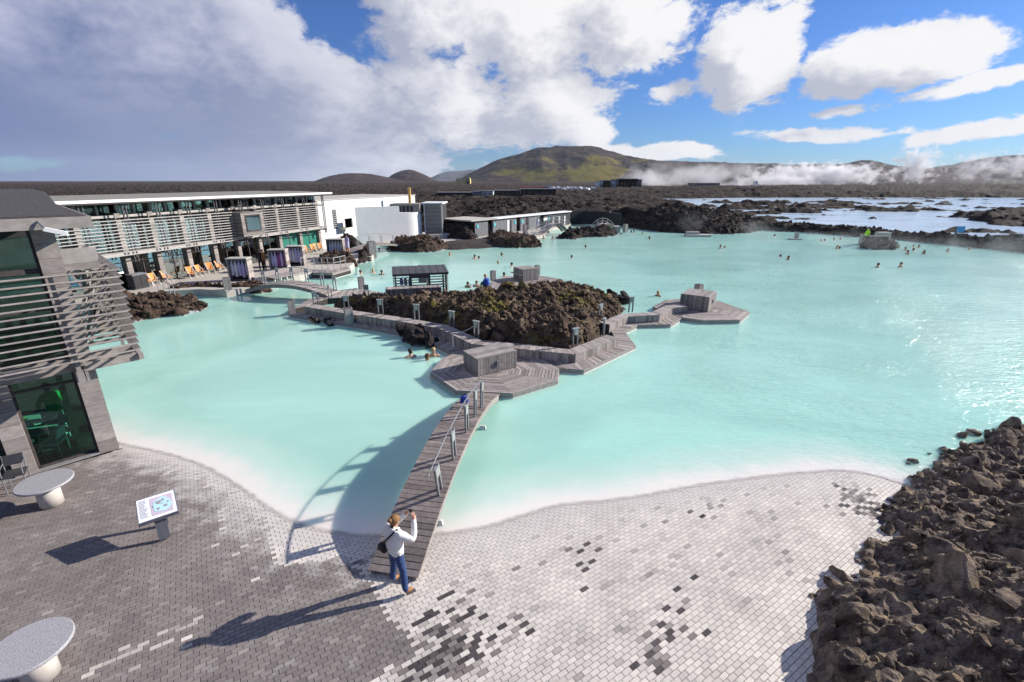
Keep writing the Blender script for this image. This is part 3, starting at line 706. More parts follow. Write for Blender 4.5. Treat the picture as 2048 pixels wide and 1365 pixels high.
def build_plaza():
    fx = np.concatenate([np.linspace(-24, -14, 8)[:-1], np.arange(-14, 14, .2), np.linspace(14, 22, 8)]); fy = np.concatenate([np.linspace(-9, 4, 8)[:-1], np.arange(4, 16, .2)])
    X, Y = np.meshgrid(fx, fy); Z = plaza_z(X, Y)-.009
    base = grid_mesh('plaza', np.stack([X, Y, Z], -1), joint, keep=sdist(PLAZA, X, Y) > -1.2, smooth=True); tag(base, kind='structure')
    g = np.random.default_rng(8)
    iu = np.arange(-210, 210); iw = np.arange(-260, 260); U, Wd = np.meshgrid(iu, iw)
    U = (U+.5*(Wd % 2))*BLEN; Wd = Wd*BWID
    x = (U*CB-Wd*SB).ravel(); y = (U*SB+Wd*CB).ravel()
    d = sdist(PLAZA, x, y); k = (d > -.30) & (y > 3.6) & (x > -15.5) & (x < 14)
    x, y = x[k], y[k]
    # keep off the cafe footprint
    lx = (x+11.35)*.695+(y-12.0)*.719; ly = -(x+11.35)*.719+(y-12.0)*.695
    k = ~((lx < .0) & (ly > .05)); x, y = x[k], y[k]
    t = tone_of(x, y, g); z = plaza_z(x, y)
    q = P(np.stack([x, y, z], -1)); inside = (q[:, 0] > 8) & (q[:, 0] < 2040) & (q[:, 1] < 1358) & (q[:, 1] > 500)
    hid = sdist(BANK_IN, x, y) > 0
    dist = np.hypot(x, y); key = np.where(inside & ~hid, dist, 1e9); first = set(np.argsort(key)[:300].tolist())
    # rest: one part
    dx = np.array([CB, SB]); dw = np.array([-SB, CB]); hl, hw, ch = (BLEN-.0075)/2, (BWID-.0055)/2, .0025
    idx = np.array([i for i in range(len(x)) if i not in first]); n = len(idx)
    def corners(a, b): return np.stack([x[idx]+a*dx[0]+b*dw[0], y[idx]+a*dx[1]+b*dw[1]], -1)
    jz = g.normal(0, .0012, n); V = np.zeros((n, 8, 3)); tl = g.normal(0, .004, (n, 2))
    for j, (a, b) in enumerate(((-1, -1), (1, -1), (1, 1), (-1, 1))):
        lo = corners(a*hl, b*hw); V[:, j, :2] = lo; V[:, j, 2] = plaza_z(lo[:, 0], lo[:, 1])-.012
        hi = corners(a*(hl-ch), b*(hw-ch)); V[:, 4+j, :2] = hi; V[:, 4+j, 2] = plaza_z(hi[:, 0], hi[:, 1])+jz+tl[:, 0]*a*hl+tl[:, 1]*b*hw
    fc = np.array([[4, 5, 6, 7], [0, 1, 5, 4], [1, 2, 6, 5], [2, 3, 7, 6], [3, 0, 4, 7]])
    Fc = (fc[None]+8*np.arange(n)[:, None, None]).reshape(-1, 4)
    me = bpy.data.meshes.new('brick_field'); me.vertices.add(n*8); me.vertices.foreach_set('co', V.astype(np.float32).ravel())
    me.loops.add(Fc.size); me.loops.foreach_set('vertex_index', Fc.ravel().astype(np.int32)); me.polygons.add(len(Fc))
    me.polygons.foreach_set('loop_start', np.arange(0, Fc.size, 4, dtype=np.int32)); me.polygons.foreach_set('loop_total', np.full(len(Fc), 4, np.int32))
    me.materials.append(paver); me.attributes.new('tone', 'FLOAT', 'FACE').data.foreach_set('value', np.repeat(t[idx], 5).astype(np.float32)); me.update(calc_edges=True); me.polygons.foreach_set('use_smooth', [False]*len(Fc))
    o = bpy.data.objects.new('brick_field', me); COL.objects.link(o); o.parent = base; o['kind'] = 'stuff'
    # nearest pavers one by one; alike tones share a mesh
    cache = {}
    for i in first:
        kq = round(float(t[i])*14)
        if kq not in cache:
            b = MB(); b.box((0, 0, -.006), (BLEN-.0075, BWID-.0055, .012), None, 0, kq/14, taper=.003); cache[kq] = b.mesh('brick', paver)
        inst(cache[kq], 'brick', base, (x[i], y[i], float(z[i])+random.gauss(0, .0012)), (random.gauss(0, .006), random.gauss(0, .004), BA))
BANK = [(3.9, 3.6), (4.45, 5.0), (4.95, 6.2), (5.65, 7.0), (6.75, 7.75), (7.85, 8.75), (9.0, 9.75), (10.0, 10.35), (11.3, 11.2), (12.6, 12.0), (14.5, 12.9), (17.5, 14.0), (21, 15), (21, 3), (8, 0.5), (4.6, 2.2)]
BANK_IN = [(5.2, 4.4), (5.8, 5.3), (6.5, 6.4), (7.0, 7.2), (7.7, 7.85), (8.7, 8.8), (9.7, 9.6), (21, 14), (21, 3), (8, .5), (5, 2.2)]
build_plaza()

# ================================================================== lava
def bank_prof(X, Y):
    return (.95+.15*sstep(0, 4.5, sdist(BANK, X, Y))+.25*fbm(xy0(X*.5, Y*.5), 2, seed=90))*(1-.84*sstep(-5.2, -.6, Y-(9.9+.42*(X-9.5))))
mound('lava_bank', BANK, 1.6, .65, .07, lava_near, 300, (.10, .50), 4200, (.03, .14), seed=15, sub=3, base=-.3, crag=.55, prof=bank_prof, flat=.45, rrough=1.5, micro=.07)
# scattered wet stones where the bank meets the water
def stones(name, label, px, rmin, rmax, n, group=None, mat=None, z=0.02, seed=3, spread=.25):
    g = np.random.default_rng(seed); c = G(*px[0]); t = thing(name, label, 'rocks', (c.x, c.y, 0), 0, group)
    ms = rocks_of(mat or lava_crust, 3)
    for i in range(n):
        q = G(*px[i % len(px)]); s = g.uniform(rmin, rmax)
        inst(ms[g.integers(len(ms))], 'rock', t, (q.x-c.x+g.normal(0, spread), q.y-c.y+g.normal(0, spread), z+s*g.uniform(.0, .5)), tuple(g.uniform(0, 6.28, 3)), (s, s*.9, s*.8))
    return t
stones('rock_scatter', 'wet dark stones strewn in the pale shallows along the edge of the big lava bank', [(1835, 975), (1850, 955), (1872, 940), (1900, 925), (1935, 912), (1965, 903), (1990, 890), (1860, 985), (1895, 960), (1925, 935)], .05, .19, 46, mat=lava_near, seed=4, spread=.3)

ISL = [G(*p, .2) for p in [(645, 606), (700, 619), (758, 634), (885, 656), (960, 690), (1030, 703), (1140, 710), (1195, 682), (1200, 655), (1228, 632), (1246, 612)]]+[Vector((6.6, 30.5, 0)), Vector((3.5, 31.2, 0)), Vector((.6, 30.2, 0)), Vector((-3, 28.2, 0)), Vector((-7, 27.0, 0)), Vector((-10, 28.6, 0)), Vector((-12, 28.4, 0))]
def isl_prof(X, Y):
    return (1.0-.25*sstep(-8, -11, X)-.02*sstep(-4, 0, X)+.10*np.exp(-((X-1.5)/3)**2))*(1-.55*sstep(3.6, 6.4, X))*(1-.25*sstep(27, 31, Y))
mound('lava_island', ISL, 1.18, .9, .10, lava_moss, 240, (.12, .40), 3600, (.05, .17), seed=31, sub=3, base=-.3, crag=.6, prof=isl_prof, flat=.4)
def pm(name, px, h, edge, step, mat, nr, rs, nb, bs, z=.0, **k):
    return mound(name, [G(*p, z) for p in px], h, edge, step, mat, nr, rs, nb, bs, **k)
pm('lava_shore', [(205, 660), (290, 642), (360, 632), (425, 616), (405, 609), (340, 604), (235, 608), (180, 625)], .72, 1.2, .14, lava, 70, (.14, .42), 500, (.05, .15), seed=41, crag=.5)
pm('lava_edging', [(338, 592), (400, 589), (455, 590), (520, 588), (545, 584), (520, 576), (452, 582), (400, 580), (340, 586)], .50, .4, .15, lava, 40, (.12, .3), 200, (.05, .13), seed=42, crag=.4)
pm('lava_garden', [(645, 497), (690, 506), (722, 508), (733, 500), (722, 490), (700, 484), (645, 482)], 2.0, 2.0, .22, lava_dark, 60, (.18, .45), 300, (.08, .2), seed=43, flat=.7)
pm('lava_outcrop', [(640, 541), (690, 539), (716, 534), (712, 525), (690, 519), (655, 521), (632, 531)], .85, .9, .15, lava, 50, (.14, .36), 240, (.06, .14), seed=44)
pm('lava_outcrop', [(713, 530), (742, 523), (752, 515), (752, 507), (735, 507), (718, 516)], 1.1, .9, .15, lava_dark, 30, (.14, .36), 120, (.06, .14), seed=45)
pm('lava_outcrop', [(785, 503), (835, 506), (870, 504), (895, 499), (880, 492), (845, 488), (800, 492), (775, 497)], 1.15, 1.2, .2, lava, 50, (.18, .42), 260, (.07, .18), seed=46)
pm('lava_outcrop', [(975, 493), (1040, 497), (1085, 495), (1080, 488), (1040, 480), (1000, 476), (975, 480)], 1.05, 1.2, .2, lava, 50, (.18, .42), 260, (.07, .18), seed=47)
pm('lava_garden', [(872, 481), (945, 487), (960, 481), (955, 473), (925, 470), (885, 472)], 2.5, 2.6, .25, lava_dark, 50, (.2, .5), 300, (.09, .22), seed=48, flat=.6)
pm('lava_islet', [(1110, 478), (1150, 480), (1165, 476), (1215, 474), (1238, 470), (1225, 463), (1190, 463), (1150, 468), (1125, 471)], .8, 1.4, .28, lava_dark, 50, (.2, .5), 220, (.09, .22), seed=49)
pm('lava_islet', [(1715, 497), (1750, 501), (1790, 500), (1800, 494), (1785, 489), (1740, 488), (1720, 491)], .75, 1.3, .25, lava_dark, 40, (.18, .42), 160, (.08, .2), seed=50)
# long spoil ridge behind the changing rooms, and its end at the lagoon
def ridge_prof(X, Y): return .80+.30*np.sin(X*.17+1)+.1*fbm(xy0(X*.2, Y*.2), 2, seed=3)
mound('lava_ridge', [(-16, 74), (-8, 70), (-4.6, 71), (-1, 75.2), (9.2, 89), (18, 94), (26, 92), (36, 92), (38, 100), (20, 112), (-10, 110), (-22, 90)], 3.2, 4.0, .42, lava_dark, 120, (.25, .7), 1500, (.12, .35), seed=51, base=-.2, prof=ridge_prof, flat=.8)
mound('lava_ridge', [(18.5, 86), (20, 78), (22.5, 73.2), (27, 71), (32, 70.5), (36, 72.5), (40, 77), (43, 83), (38, 90), (28, 92)], 2.7, 5.0, .36, lava_dark, 100, (.22, .6), 1200, (.1, .3), seed=52, base=-.2, flat=.75)
cz = [G(*p) for p in [(1395, 463), (1500, 461.5), (1600, 465), (1700, 473), (1800, 481), (1920, 493), (2048, 506), (2300, 533)]]
czb = [Vector((p.x+1.2, p.y+6.5, 0)) for p in reversed(cz)]
mound('causeway', cz+czb, .95, 1.3, .4, lava_dark, 60, (.2, .5), 1300, (.1, .25), seed=53, base=-.3, crag=.4)
# black sand spit and its crusted edge
beach = pmat('black_sand', (.030, .024, .021), (.055, .045, .038), scale=5, rough=.95, bump=.3)
bp_ = [G(*p) for p in [(845, 500), (900, 502), (960, 499), (1030, 494.5), (1060, 491), (1000, 478), (930, 481), (870, 487), (820, 490)]]
mound('black_beach', bp_, .45, 2.5, .3, beach, 0, (0, 0), 0, (0, 0), seed=54, base=-.15, crag=.0, flat=1.0)

# ================================================================== hills
hill_m = lavamat('hill_ground', (.026, .019, .016), (.062, .043, .036), lichen=0, silica=False, fine=.004, bump=.4)
def hillmat(name, base1, base2, green, amount):
    m = bpy.data.materials.new(name); m.use_nodes = True; nt = m.node_tree; N = nt.nodes; L = nt.links; b = N['Principled BSDF']; b.inputs['Roughness'].default_value = .95; b.inputs['Specular IOR Level'].default_value = .1
    geo = N.new('ShaderNodeNewGeometry'); sp = N.new('ShaderNodeSeparateXYZ'); L.new(geo.outputs['Position'], sp.inputs[0])
    def nz(s, d=7, r=.65):
        n = N.new('ShaderNodeTexNoise'); L.new(geo.outputs['Position'], n.inputs['Vector']); n.inputs['Scale'].default_value = s; n.inputs['Detail'].default_value = d; n.inputs['Roughness'].default_value = r; return n.outputs[0]
    def mr(v, a, c, lo=0., hi=1.):
        n = N.new('ShaderNodeMapRange'); L.new(v, n.inputs[0]); n.inputs[1].default_value = a; n.inputs[2].default_value = c; n.inputs[3].default_value = lo; n.inputs[4].default_value = hi; return n.outputs[0]
    def mix(f, a, c):
        n = N.new('ShaderNodeMix'); n.data_type = 'RGBA'; L.new(f, n.inputs[0])
        for i, v in ((6, a), (7, c)):
            if isinstance(v, tuple): n.inputs[i].default_value = (*v, 1)
            else: L.new(v, n.inputs[i])
        return n.outputs[2]
    def mth(op, a, c):
        n = N.new('ShaderNodeMath'); n.operation = op
        for i, v in enumerate((a, c)):
            if isinstance(v, (int, float)): n.inputs[i].default_value = v
            else: L.new(v, n.inputs[i])
        return n.outputs[0]
    col = mix(mr(nz(.01), .35, .65), base1, base2)
    low = mr(sp.outputs[2], 60, 170, 1, -.3)
    f = mth('MULTIPLY', mr(mth('ADD', mth('ADD', nz(.006), mth('MULTIPLY', low, .16)), mr(sp.outputs[0], -150, 500, -.12, .05)), .55, .66), amount)
    col = mix(f, col, green); L.new(col, b.inputs['Base Color'])
    bp = N.new('ShaderNodeBump'); bp.inputs['Strength'].default_value = .5; bp.inputs['Distance'].default_value = 14; L.new(nz(.02, 8), bp.inputs['Height']); L.new(bp.outputs[0], b.inputs['Normal'])
    return m
hm_main = hillmat('mossy_hill', (.026, .018, .016), (.055, .038, .031), (.15, .125, .022), 1.0)
hm_cone = hillmat('bare_hill', (.035, .022, .020), (.070, .046, .042), (.06, .05, .03), .2)
hm_far = hillmat('distant_hill', (.05, .045, .045), (.11, .10, .10), (.08, .08, .04), .2)
def hill(name, outline, D, depth, mat, seed, rough=.06, nd=60, label=None):
    """a ridge whose skyline rises as in the photograph, D metres away and 'depth' metres thick"""
    px = np.array([p[0] for p in outline], float); py = np.array([p[1] for p in outline], float)
    X = np.linspace(px[0], px[-1], max(60, int((px[-1]-px[0])/3))); ys = np.interp(X, px, py)
    k = np.ones(7)/7; ys = np.convolve(np.pad(ys, 3, 'edge'), k, 'valid')
    V = []; s = np.linspace(-1, 1, nd)
    for xx, yy in zip(X, ys):
        q = A(xx, yy, D); h = q.z; az = q.x/D; row = []
        for t in s:
            Y = D+t*depth; row.append((az*Y, Y, h*max(0, 1-abs(t)**1.7)))
        V.append(row)
    V = np.array(V); n = fbm(V*np.array([1, 1, .6])*(3.2/depth), 5, .55, seed=seed, ridged=True); n2 = fbm(V*(9/depth), 4, .55, seed=seed+3)
    hh = V[..., 2].copy(); side = np.abs(np.linspace(-1, 1, nd))[None, :]
    V[..., 2] = hh*(1+(n*.34+n2*.14)*np.clip(side*2.2-.12, 0, 1))+n2*rough*hh*.5-4
    o = grid_mesh(name, V, mat, smooth=True); tag(o, label, kind='structure'); return o
hill('hill', [(610, 372), (625, 362), (660, 350), (700, 345), (735, 346), (770, 352), (800, 360), (835, 367), (860, 372)], 2600, 420, hm_cone, 5, .02)
hill('hill', [(760, 372), (780, 350), (800, 341), (815, 338), (832, 341), (850, 349), (868, 358), (890, 366), (905, 372)], 2900, 420, hm_cone, 6, .02)
hill('hill', [(835, 370), (870, 351), (890, 344), (920, 342), (945, 340), (1000, 338), (1060, 342), (1120, 360)], 9000, 900, hm_far, 7, .03)
hill('hill', [(870, 374), (915, 360), (940, 345), (975, 329), (1000, 319), (1040, 309), (1075, 297), (1090, 295), (1130, 296), (1180, 294), (1200, 298), (1232, 310), (1270, 319), (1320, 323), (1400, 330), (1480, 372)], 3300, 900, hm_main, 8, .03, 90)
hill('hill', [(1180, 376), (1210, 352), (1250, 326), (1300, 320), (1345, 321), (1400, 325), (1480, 327), (1580, 329), (1660, 329), (1700, 327), (1712, 322), (1745, 321), (1780, 329), (1840, 336), (1960, 352), (2060, 362), (2160, 374)], 3000, 620, hm_cone, 9, .03, 70)
hill('hill', [(1640, 372), (1760, 352), (1830, 341), (1880, 333), (1925, 326), (1975, 316), (2010, 311), (2060, 309), (2140, 312), (2240, 325), (2400, 345), (2600, 372)], 3800, 800, hm_cone, 10, .03, 70)
hill('hill', [(-700, 374), (-400, 367), (0, 365), (120, 364.5), (200, 364), (226, 361), (250, 364), (400, 366), (520, 367), (620, 369), (700, 374)], 3000, 500, lava_far, 14, .05, 40)
# ================================================================== decks, walks and benches
def boards(parent, polys, z0, z1, mats, single=True, name='plank', seed=0):
    g = random.Random(seed)
    if single:
        for q in polys:
            b = MB(); dz = g.gauss(0, .002); b.prism(q, z0, z1+dz, 0, min(1, max(0, g.gauss(.5, .24)))); b.build(name, mats, parent, world=True)
    else:
        b = MB()
        for q in polys: b.prism(q, z0, z1+g.gauss(0, .002), 0, min(1, max(0, g.gauss(.5, .24))), bottom=False)
        o = b.build(name, mats, parent, world=True, kind='stuff'); return o
crust = pmat('silica_crust', (.62, .62, .58), (.76, .76, .73), scale=6, rough=.9, bump=.4)
under = pmat('dark_underside', (.03, .027, .025), (.06, .052, .048), scale=5, rough=.9)
def inset(poly, k):
    c = sum((Vector((p[0], p[1])) for p in poly), Vector((0, 0)))/len(poly)
    return [c+(Vector((p[0], p[1]))-c)*k for p in poly]
def deck(name, label, px, cpx, z, single, seed, group='low wooden decks in the lagoon'):
    pts = [G(*p, z) for p in px]; c = G(*cpx, z); t = thing(name, label, 'deck', (c.x, c.y, 0), 0, group)
    b = MB(); b.prism(inset(pts, .985), -.25, z-.045, 0); b.build('base', under, t, world=True)
    b = MB(); b.prism(inset(pts, 1.006), -.2, .035, 0); b.build('silica_rim', crust, t, world=True)
    polys = []
    for i in range(len(pts)):
        a, e = pts[i], pts[(i+1) % len(pts)]
        polys += strips([c, a, e], e-a, .132, .022)
    boards(t, polys, z-.04, z, wood, single, seed=seed, name='plank')
    b = MB()
    for i in range(len(pts)):
        a, e = pts[i], pts[(i+1) % len(pts)]; b.bar((a.x, a.y, z-.1), (e.x, e.y, z-.1), .035, .16, 0, .45)
    b.build('edge_board', wood, t, world=True); return t
def walkway(name, label, inner, outer, z, single, seed, w=.135, group='plank walks along the benches', mat=None):
    i3 = [G(*p, z) for p in inner]; o3 = [G(*p, z) for p in outer]; c = o3[0]
    t = thing(name, label, 'walkway', (c.x, c.y, 0), 0, group); polys = []
    for k in range(len(i3)-1):
        a, b_, c_, d = i3[k].xy, i3[k+1].xy, o3[k+1].xy, o3[k].xy
        L = ((b_-a).length+(c_-d).length)/2; n = max(1, int(L/w)); gp = .018/w
        for j in range(n):
            s0, s1 = j/n, (j+1-gp)/n; polys.append([a.lerp(b_, s0), a.lerp(b_, s1), d.lerp(c_, s1), d.lerp(c_, s0)])
    b = MB()
    for k in range(len(i3)-1): b.prism([i3[k], i3[k+1], o3[k+1], o3[k]], -.25, z-.05)
    b.build('base', under, t, world=True)
    b = MB()
    for k in range(len(i3)-1):
        p, q = o3[k], o3[k+1]; b.bar((p.x, p.y, z-.10), (q.x, q.y, z-.10), .035, .15, 0, .4)
        b.bar((p.x, p.y, -.02), (q.x, q.y, -.02), .09, .10, 1, .5)
    b.build('edge_board', [wood, crust], t, world=True)
    boards(t, polys, z-.04, z, mat or wood, single, seed=seed); return t
def bench(name, label, px, zt, w, seed, zb=.05):
    f = [G(*p, zt).xy for p in px]; n = len(f); bk = []
    for i in range(n):
        d = (f[min(i+1, n-1)]-f[max(i-1, 0)]).normalized(); nn = Vector((-d.y, d.x)); bk.append(f[i]+nn*w)
    t = thing(name, label, 'bench', (f[0].x, f[0].y, 0), 0, 'long plank benches edging the lava island')
    core = MB(); face = MB(); top = MB(); g = random.Random(seed)
    for i in range(n-1):
        core.prism([f[i], f[i+1], bk[i+1], bk[i]], zb-.3, zt-.035)
        L = (f[i+1]-f[i]).length; m = max(1, int(L/.14)); d = (f[i+1]-f[i]).normalized(); out = Vector((d.y, -d.x))
        for j in range(m):
            a = f[i].lerp(f[i+1], j/m)+out*.012; b_ = f[i].lerp(f[i+1], (j+.93)/m)+out*.012
            face.prism([a, b_, b_-out*.03, a-out*.03], zb, zt-.036, 0, min(1, max(0, g.gauss(.5, .22))))
            a, b_ = f[i].lerp(f[i+1], j/m)+out*.03, f[i].lerp(f[i+1], (j+.94)/m)+out*.03
            c_, e = bk[i].lerp(bk[i+1], (j+.94)/m), bk[i].lerp(bk[i+1], j/m)
            top.prism([a, b_, c_, e], zt-.034, zt, 0, min(1, max(0, g.gauss(.55, .22))))
    core.build('core', under, t, world=True); face.build('front_cladding', wood, t, world=True, kind='stuff'); top.build('seat_boards', wood, t, world=True, kind='stuff')
    return t
DZ = .22
deck('hexagonal_deck', 'six sided plank deck at the far end of the long footbridge', [(861, 745), (913, 781), (1025, 787), (1115, 760), (1118, 738), (1078, 716), (1020, 705), (945, 702), (908, 707), (886, 716)], (985, 742), DZ, True, 1)
deck('hexagonal_deck', 'plank deck with a wooden box reaching farthest east into open water', [(1306, 613.6), (1332, 600), (1376, 596), (1440, 603), (1499.5, 624), (1479.7, 640), (1406, 641), (1362, 634.7), (1338, 626)], (1408, 618), DZ, False, 2)
deck('hexagonal_deck', 'far plank deck behind the lava island where a person in blue sits', [(976, 584), (1029, 573), (1110.5, 567.5), (1114.5, 557), (1076, 551.5), (1012, 553), (985, 561)], (1050, 562), DZ, False, 3)
walkway('walkway', 'low plank walk below the bench on the west side of the lava island', [(604, 625), (693, 638), (790, 653), (877, 667), (950, 702)], [(579, 630), (704, 649.5), (800, 666), (862, 685), (905, 707)], DZ-.04, False, 4)
walkway('walkway', 'plank walk zigzagging between the first bench and the eastern deck', [(1070, 712), (1151, 722), (1236, 687), (1222, 662), (1256, 646), (1319, 636), (1347, 624)], [(1118, 737), (1167, 740), (1271, 691), (1249, 662.5), (1275, 650), (1341, 649), (1364, 635)], DZ-.02, False, 5)
walkway('walkway', 'curved plank path from the side footbridge past the bar counter', [(612, 612), (630, 604), (655, 597), (700, 594), (770, 600)], [(585, 618), (614, 601), (664, 583), (712, 577), (792, 590)], .38, False, 6)
bench('bench', 'long angled plank bench wrapped round the near side of the lava island', [(609, 613), (650, 620), (693, 627), (790, 641), (877, 656), (945, 688), (1033, 697), (1151, 708.5), (1236, 675.6)], .60, .62, 7)
bench('bench', 'short zigzag plank bench leading out to the eastern deck', [(1219, 649), (1256, 633), (1319, 629.5), (1345, 616), (1375, 612.6)], .60, .55, 8)

def wooden_box(label, P0, ang, lx, ly, h, z, seed, single, fitting=True, ledge=False):
    """P0: near bottom corner, lx to the right, ly to the back"""
    t = thing('wooden_box', label, 'wooden box', (P0.x, P0.y, z), ang, 'slatted wooden boxes standing on the decks'); g = random.Random(seed)
    b = MB(); b.box((lx/2, ly/2, h/2-.01), (lx-.05, ly-.05, h-.03)); b.build('core', under, t)
    def put(n, fn, nm):
        b = MB()
        for k in range(n):
            tn = min(1, max(0, g.gauss(.5, .24)))
            if single:
                q = MB(); fn(q, k, tn); q.build('plank', clad, t)
            else: fn(b, k, tn)
        if not single: b.build(nm, clad, t, kind='stuff')
    n = int(lx/.115); s = lx/n
    put(n, lambda q, k, tn: q.box((s*(k+.47), -.002, h/2), (s*.89, .028, h-.03), None, 0, tn), 'front_boards')
    put(n, lambda q, k, tn: q.box((s*(k+.47), ly+.002, h/2), (s*.89, .028, h-.03), None, 0, tn), 'back_boards')
    m = int(ly/.115); r = ly/m
    put(m, lambda q, k, tn: q.box((-.002, r*(k+.47), h/2), (.028, r*.93, h-.03), None, 0, tn), 'side_boards')
    put(m, lambda q, k, tn: q.box((lx+.002, r*(k+.47), h/2), (.028, r*.93, h-.03), None, 0, tn), 'side_boards')
    put(m, lambda q, k, tn: q.box((lx/2, r*(k+.47), h+.012), (lx+.06, r*.93, .03), None, 0, min(1, tn+.15)), 'lid_boards')
    if fitting:
        b = MB(); b.box((lx*.5, -.04, h*.55), (.14, .06, .2)); b.box((lx*.5, -.075, h*.6), (.09, .02, .07)); b.build('hatch_handle', metal, t)
        b = MB(); b.tube([(lx*.78, ly*.45, h+.03), (lx*.78, ly*.45, h+.10), (lx*.93, ly*.45, h+.10), (lx*.93, ly*.45, h+.03)], .012); b.build('lid_handle', metal, t)
    if ledge:
        b = MB(); b.box((-.12, ly/2, h*.55), (.26, ly, .05), None, 0, .7); b.build('shelf', wood, t)
    return t
P0 = G(956, 753.5, DZ); P1 = G(1033, 735, DZ); wooden_box('slatted wooden box with steel handles on the deck at the end of the long footbridge', P0, math.atan2(P1.y-P0.y, P1.x-P0.x), (P1-P0).length, 1.18, .70, DZ, 1, True)
P0 = G(1415, 624.7, DZ); P1 = G(1434, 608, DZ); wooden_box('slatted wooden box on the lone eastern deck', P0, R(55), 1.75, 1.6, .86, DZ, 2, False)
P0 = G(1046, 563.5, DZ); P1 = G(1069.7, 559.6, DZ); wooden_box('slatted wooden box with a side shelf on the far deck behind the lava island', P0, R(28), 1.35, 1.5, .86, DZ, 3, False, fitting=False, ledge=True)

# ------------------------------------------------------------------ arched footbridges
def footbridge(label, A3, B3, w, rise, nplank, posts, single, rail_side=-1, post_h=.92, mat=None, panel=True, wave=0.0, pairs=True, rails=1, seed=1, post_off=.14, twin=False, name='footbridge', upright=False):
    A3, B3 = Vector(A3), Vector(B3); t = thing(name, label, 'footbridge', (A3.x, A3.y, 0), 0, 'arched wooden footbridges'); g = random.Random(seed)
    d0 = (B3-A3); d0.z = 0; d0.normalize(); sd = Vector((d0.y, -d0.x, 0))      # right of travel
    def pt(s):
        q = A3.lerp(B3, s); q.z += 4*rise*s*(1-s); return q+sd*(wave*math.sin(math.pi*s))
    def fr(s):
        tn = (pt(min(1, s+.01))-pt(max(0, s-.01))).normalized(); n = sd.cross(tn); 
        if n.z < 0: n = -n
        sx = tn.cross(n).normalized(); return pt(s), tn, n, sx
    L = sum((pt((i+1)/50)-pt(i/50)).length for i in range(50)); pw = L/nplank
    bj = MB()
    for k in range(nplank):
        p, tn, n, sx = fr((k+.5)/nplank); M = Matrix((sx, tn, n)).transposed(); tone = min(1, max(0, g.gauss(.5, .22)))
        if single:
            b = MB(); b.box(p+n*g.gauss(0, .002), (w, pw-.014, .035), M, 0, tone); b.build('plank', mat or wood_warm, t, world=True)
        else: bj.box(p, (w, pw-.012, .035), M, 0, tone)
    if not single: bj.build('planks', mat or wood, t, world=True, kind='stuff')
    for s_ in (-1, 1):
        b = MB()
        for k in range(24):
            p, _, n, sx = fr(k/24); q, _, n2, sx2 = fr((k+1)/24); b.bar(p+sx*s_*(w/2-.08)-n*.13, q+sx2*s_*(w/2-.08)-n2*.13, .07, .20, 0, .4)
        b.build('stringer', wood, t, world=True)
    for side in ((rail_side, -rail_side) if twin else (rail_side,)):
        tops = []
        for s in posts:
            p, tn, n, sx = fr(s); o = p+sx*side*(w/2-post_off)
            if upright: n = Vector((0, 0, 1)); tn = d0
            f = MB()
            for e in ((-.10, .10) if pairs else (0,)): f.bar(o+tn*e-n*.05, o+tn*e+n*post_h, .045, .06, 0, .5, up=tn)
            pp = f.build('post', metal if pairs else steel, t, world=True)
            if panel:
                f = MB(); f.box(o+n*(post_h-.15), (.06, .22, .26), Matrix((sx, tn, n)).transposed()); f.build('lamp_panel', steel, t, world=True)
            tops.append(o+n*(post_h-.02)-sx*side*.0+sx*rail_side*(-.0))
        for lv in range(rails):
            pts = []
            e0, e1 = posts[0], posts[-1]
            for k in range(21):
                s = e0-.03+(e1-e0+.06)*k/20; p, tn, n, sx = fr(min(1, max(0, s))); n = Vector((0, 0, 1)) if upright else n; off = .10 if pairs else 0
                pts.append(p+sx*side*(w/2-post_off)-sx*off+n*(post_h-.04-lv*.40))
            b = MB(); b.tube(pts, .018 if pairs else .03, 6); b.build('handrail', metal if pairs else steel, t, world=True)
    return t
A0 = G(786, 1152, .13); A0.z = .16; B0 = G(972, 787, .25)
fb = footbridge('long arched plank footbridge from the paved shore to the first deck', A0, B0, 1.03, .80, 62, (.228, .365, .51, .625, .72), True, rail_side=1, post_off=.15, wave=.03, post_h=.80)
bx = MB(); 
for s, sg in ((.74, 1), (.20, 1)):
    p = A0.lerp(B0, s); bx.box((p.x+.36, p.y, .02), (.26, .16, .20), None, 0, .5, taper=.05)
bx.build('footing', crust, fb, world=True)
# blue pouch hung on the third post of the long bridge
q = A(928, 803, 13.45); b = MB(); b.box((q.x, q.y, q.z), (.30, .16, .26), None, 0, .5, taper=.05); b.box((q.x, q.y, q.z+.145), (.20, .10, .03)); b.bar((q.x-.1, q.y, q.z+.15), (q.x+.1, q.y, q.z+.24), .03, .02); tag(b.build('bag', blue_cloth, world=True), 'small blue bag hung on the third post of the long footbridge', 'bag')
Aq = G(503, 577, .45); Bq = G(668, 588, .45)
footbridge('arched plank footbridge joining the terrace and the island path, lamps along its far rail', Aq, Bq, 1.35, .55, 44, (.10, .28, .46, .64, .82, .96), False, rail_side=-1, post_h=.95, seed=2, mat=wood, upright=True)
footbridge('arched footbridge with pale rails behind the robe stand, leading to the white building', G(697, 505, .5), G(800, 491, .5), 1.5, .55, 40, (.25, .47, .7, .95), False, rail_side=-1, post_h=1.0, seed=3, panel=True, upright=True)
footbridge('white railed arched footbridge in front of the changing rooms', G(1083, 466, .4), G(1131, 463, .4), 1.6, 1.2, 20, (.02, .2, .4, .6, .8, .98), False, rail_side=-1, post_h=1.1, mat=concrete, panel=False, pairs=False, rails=2, seed=4, twin=True)
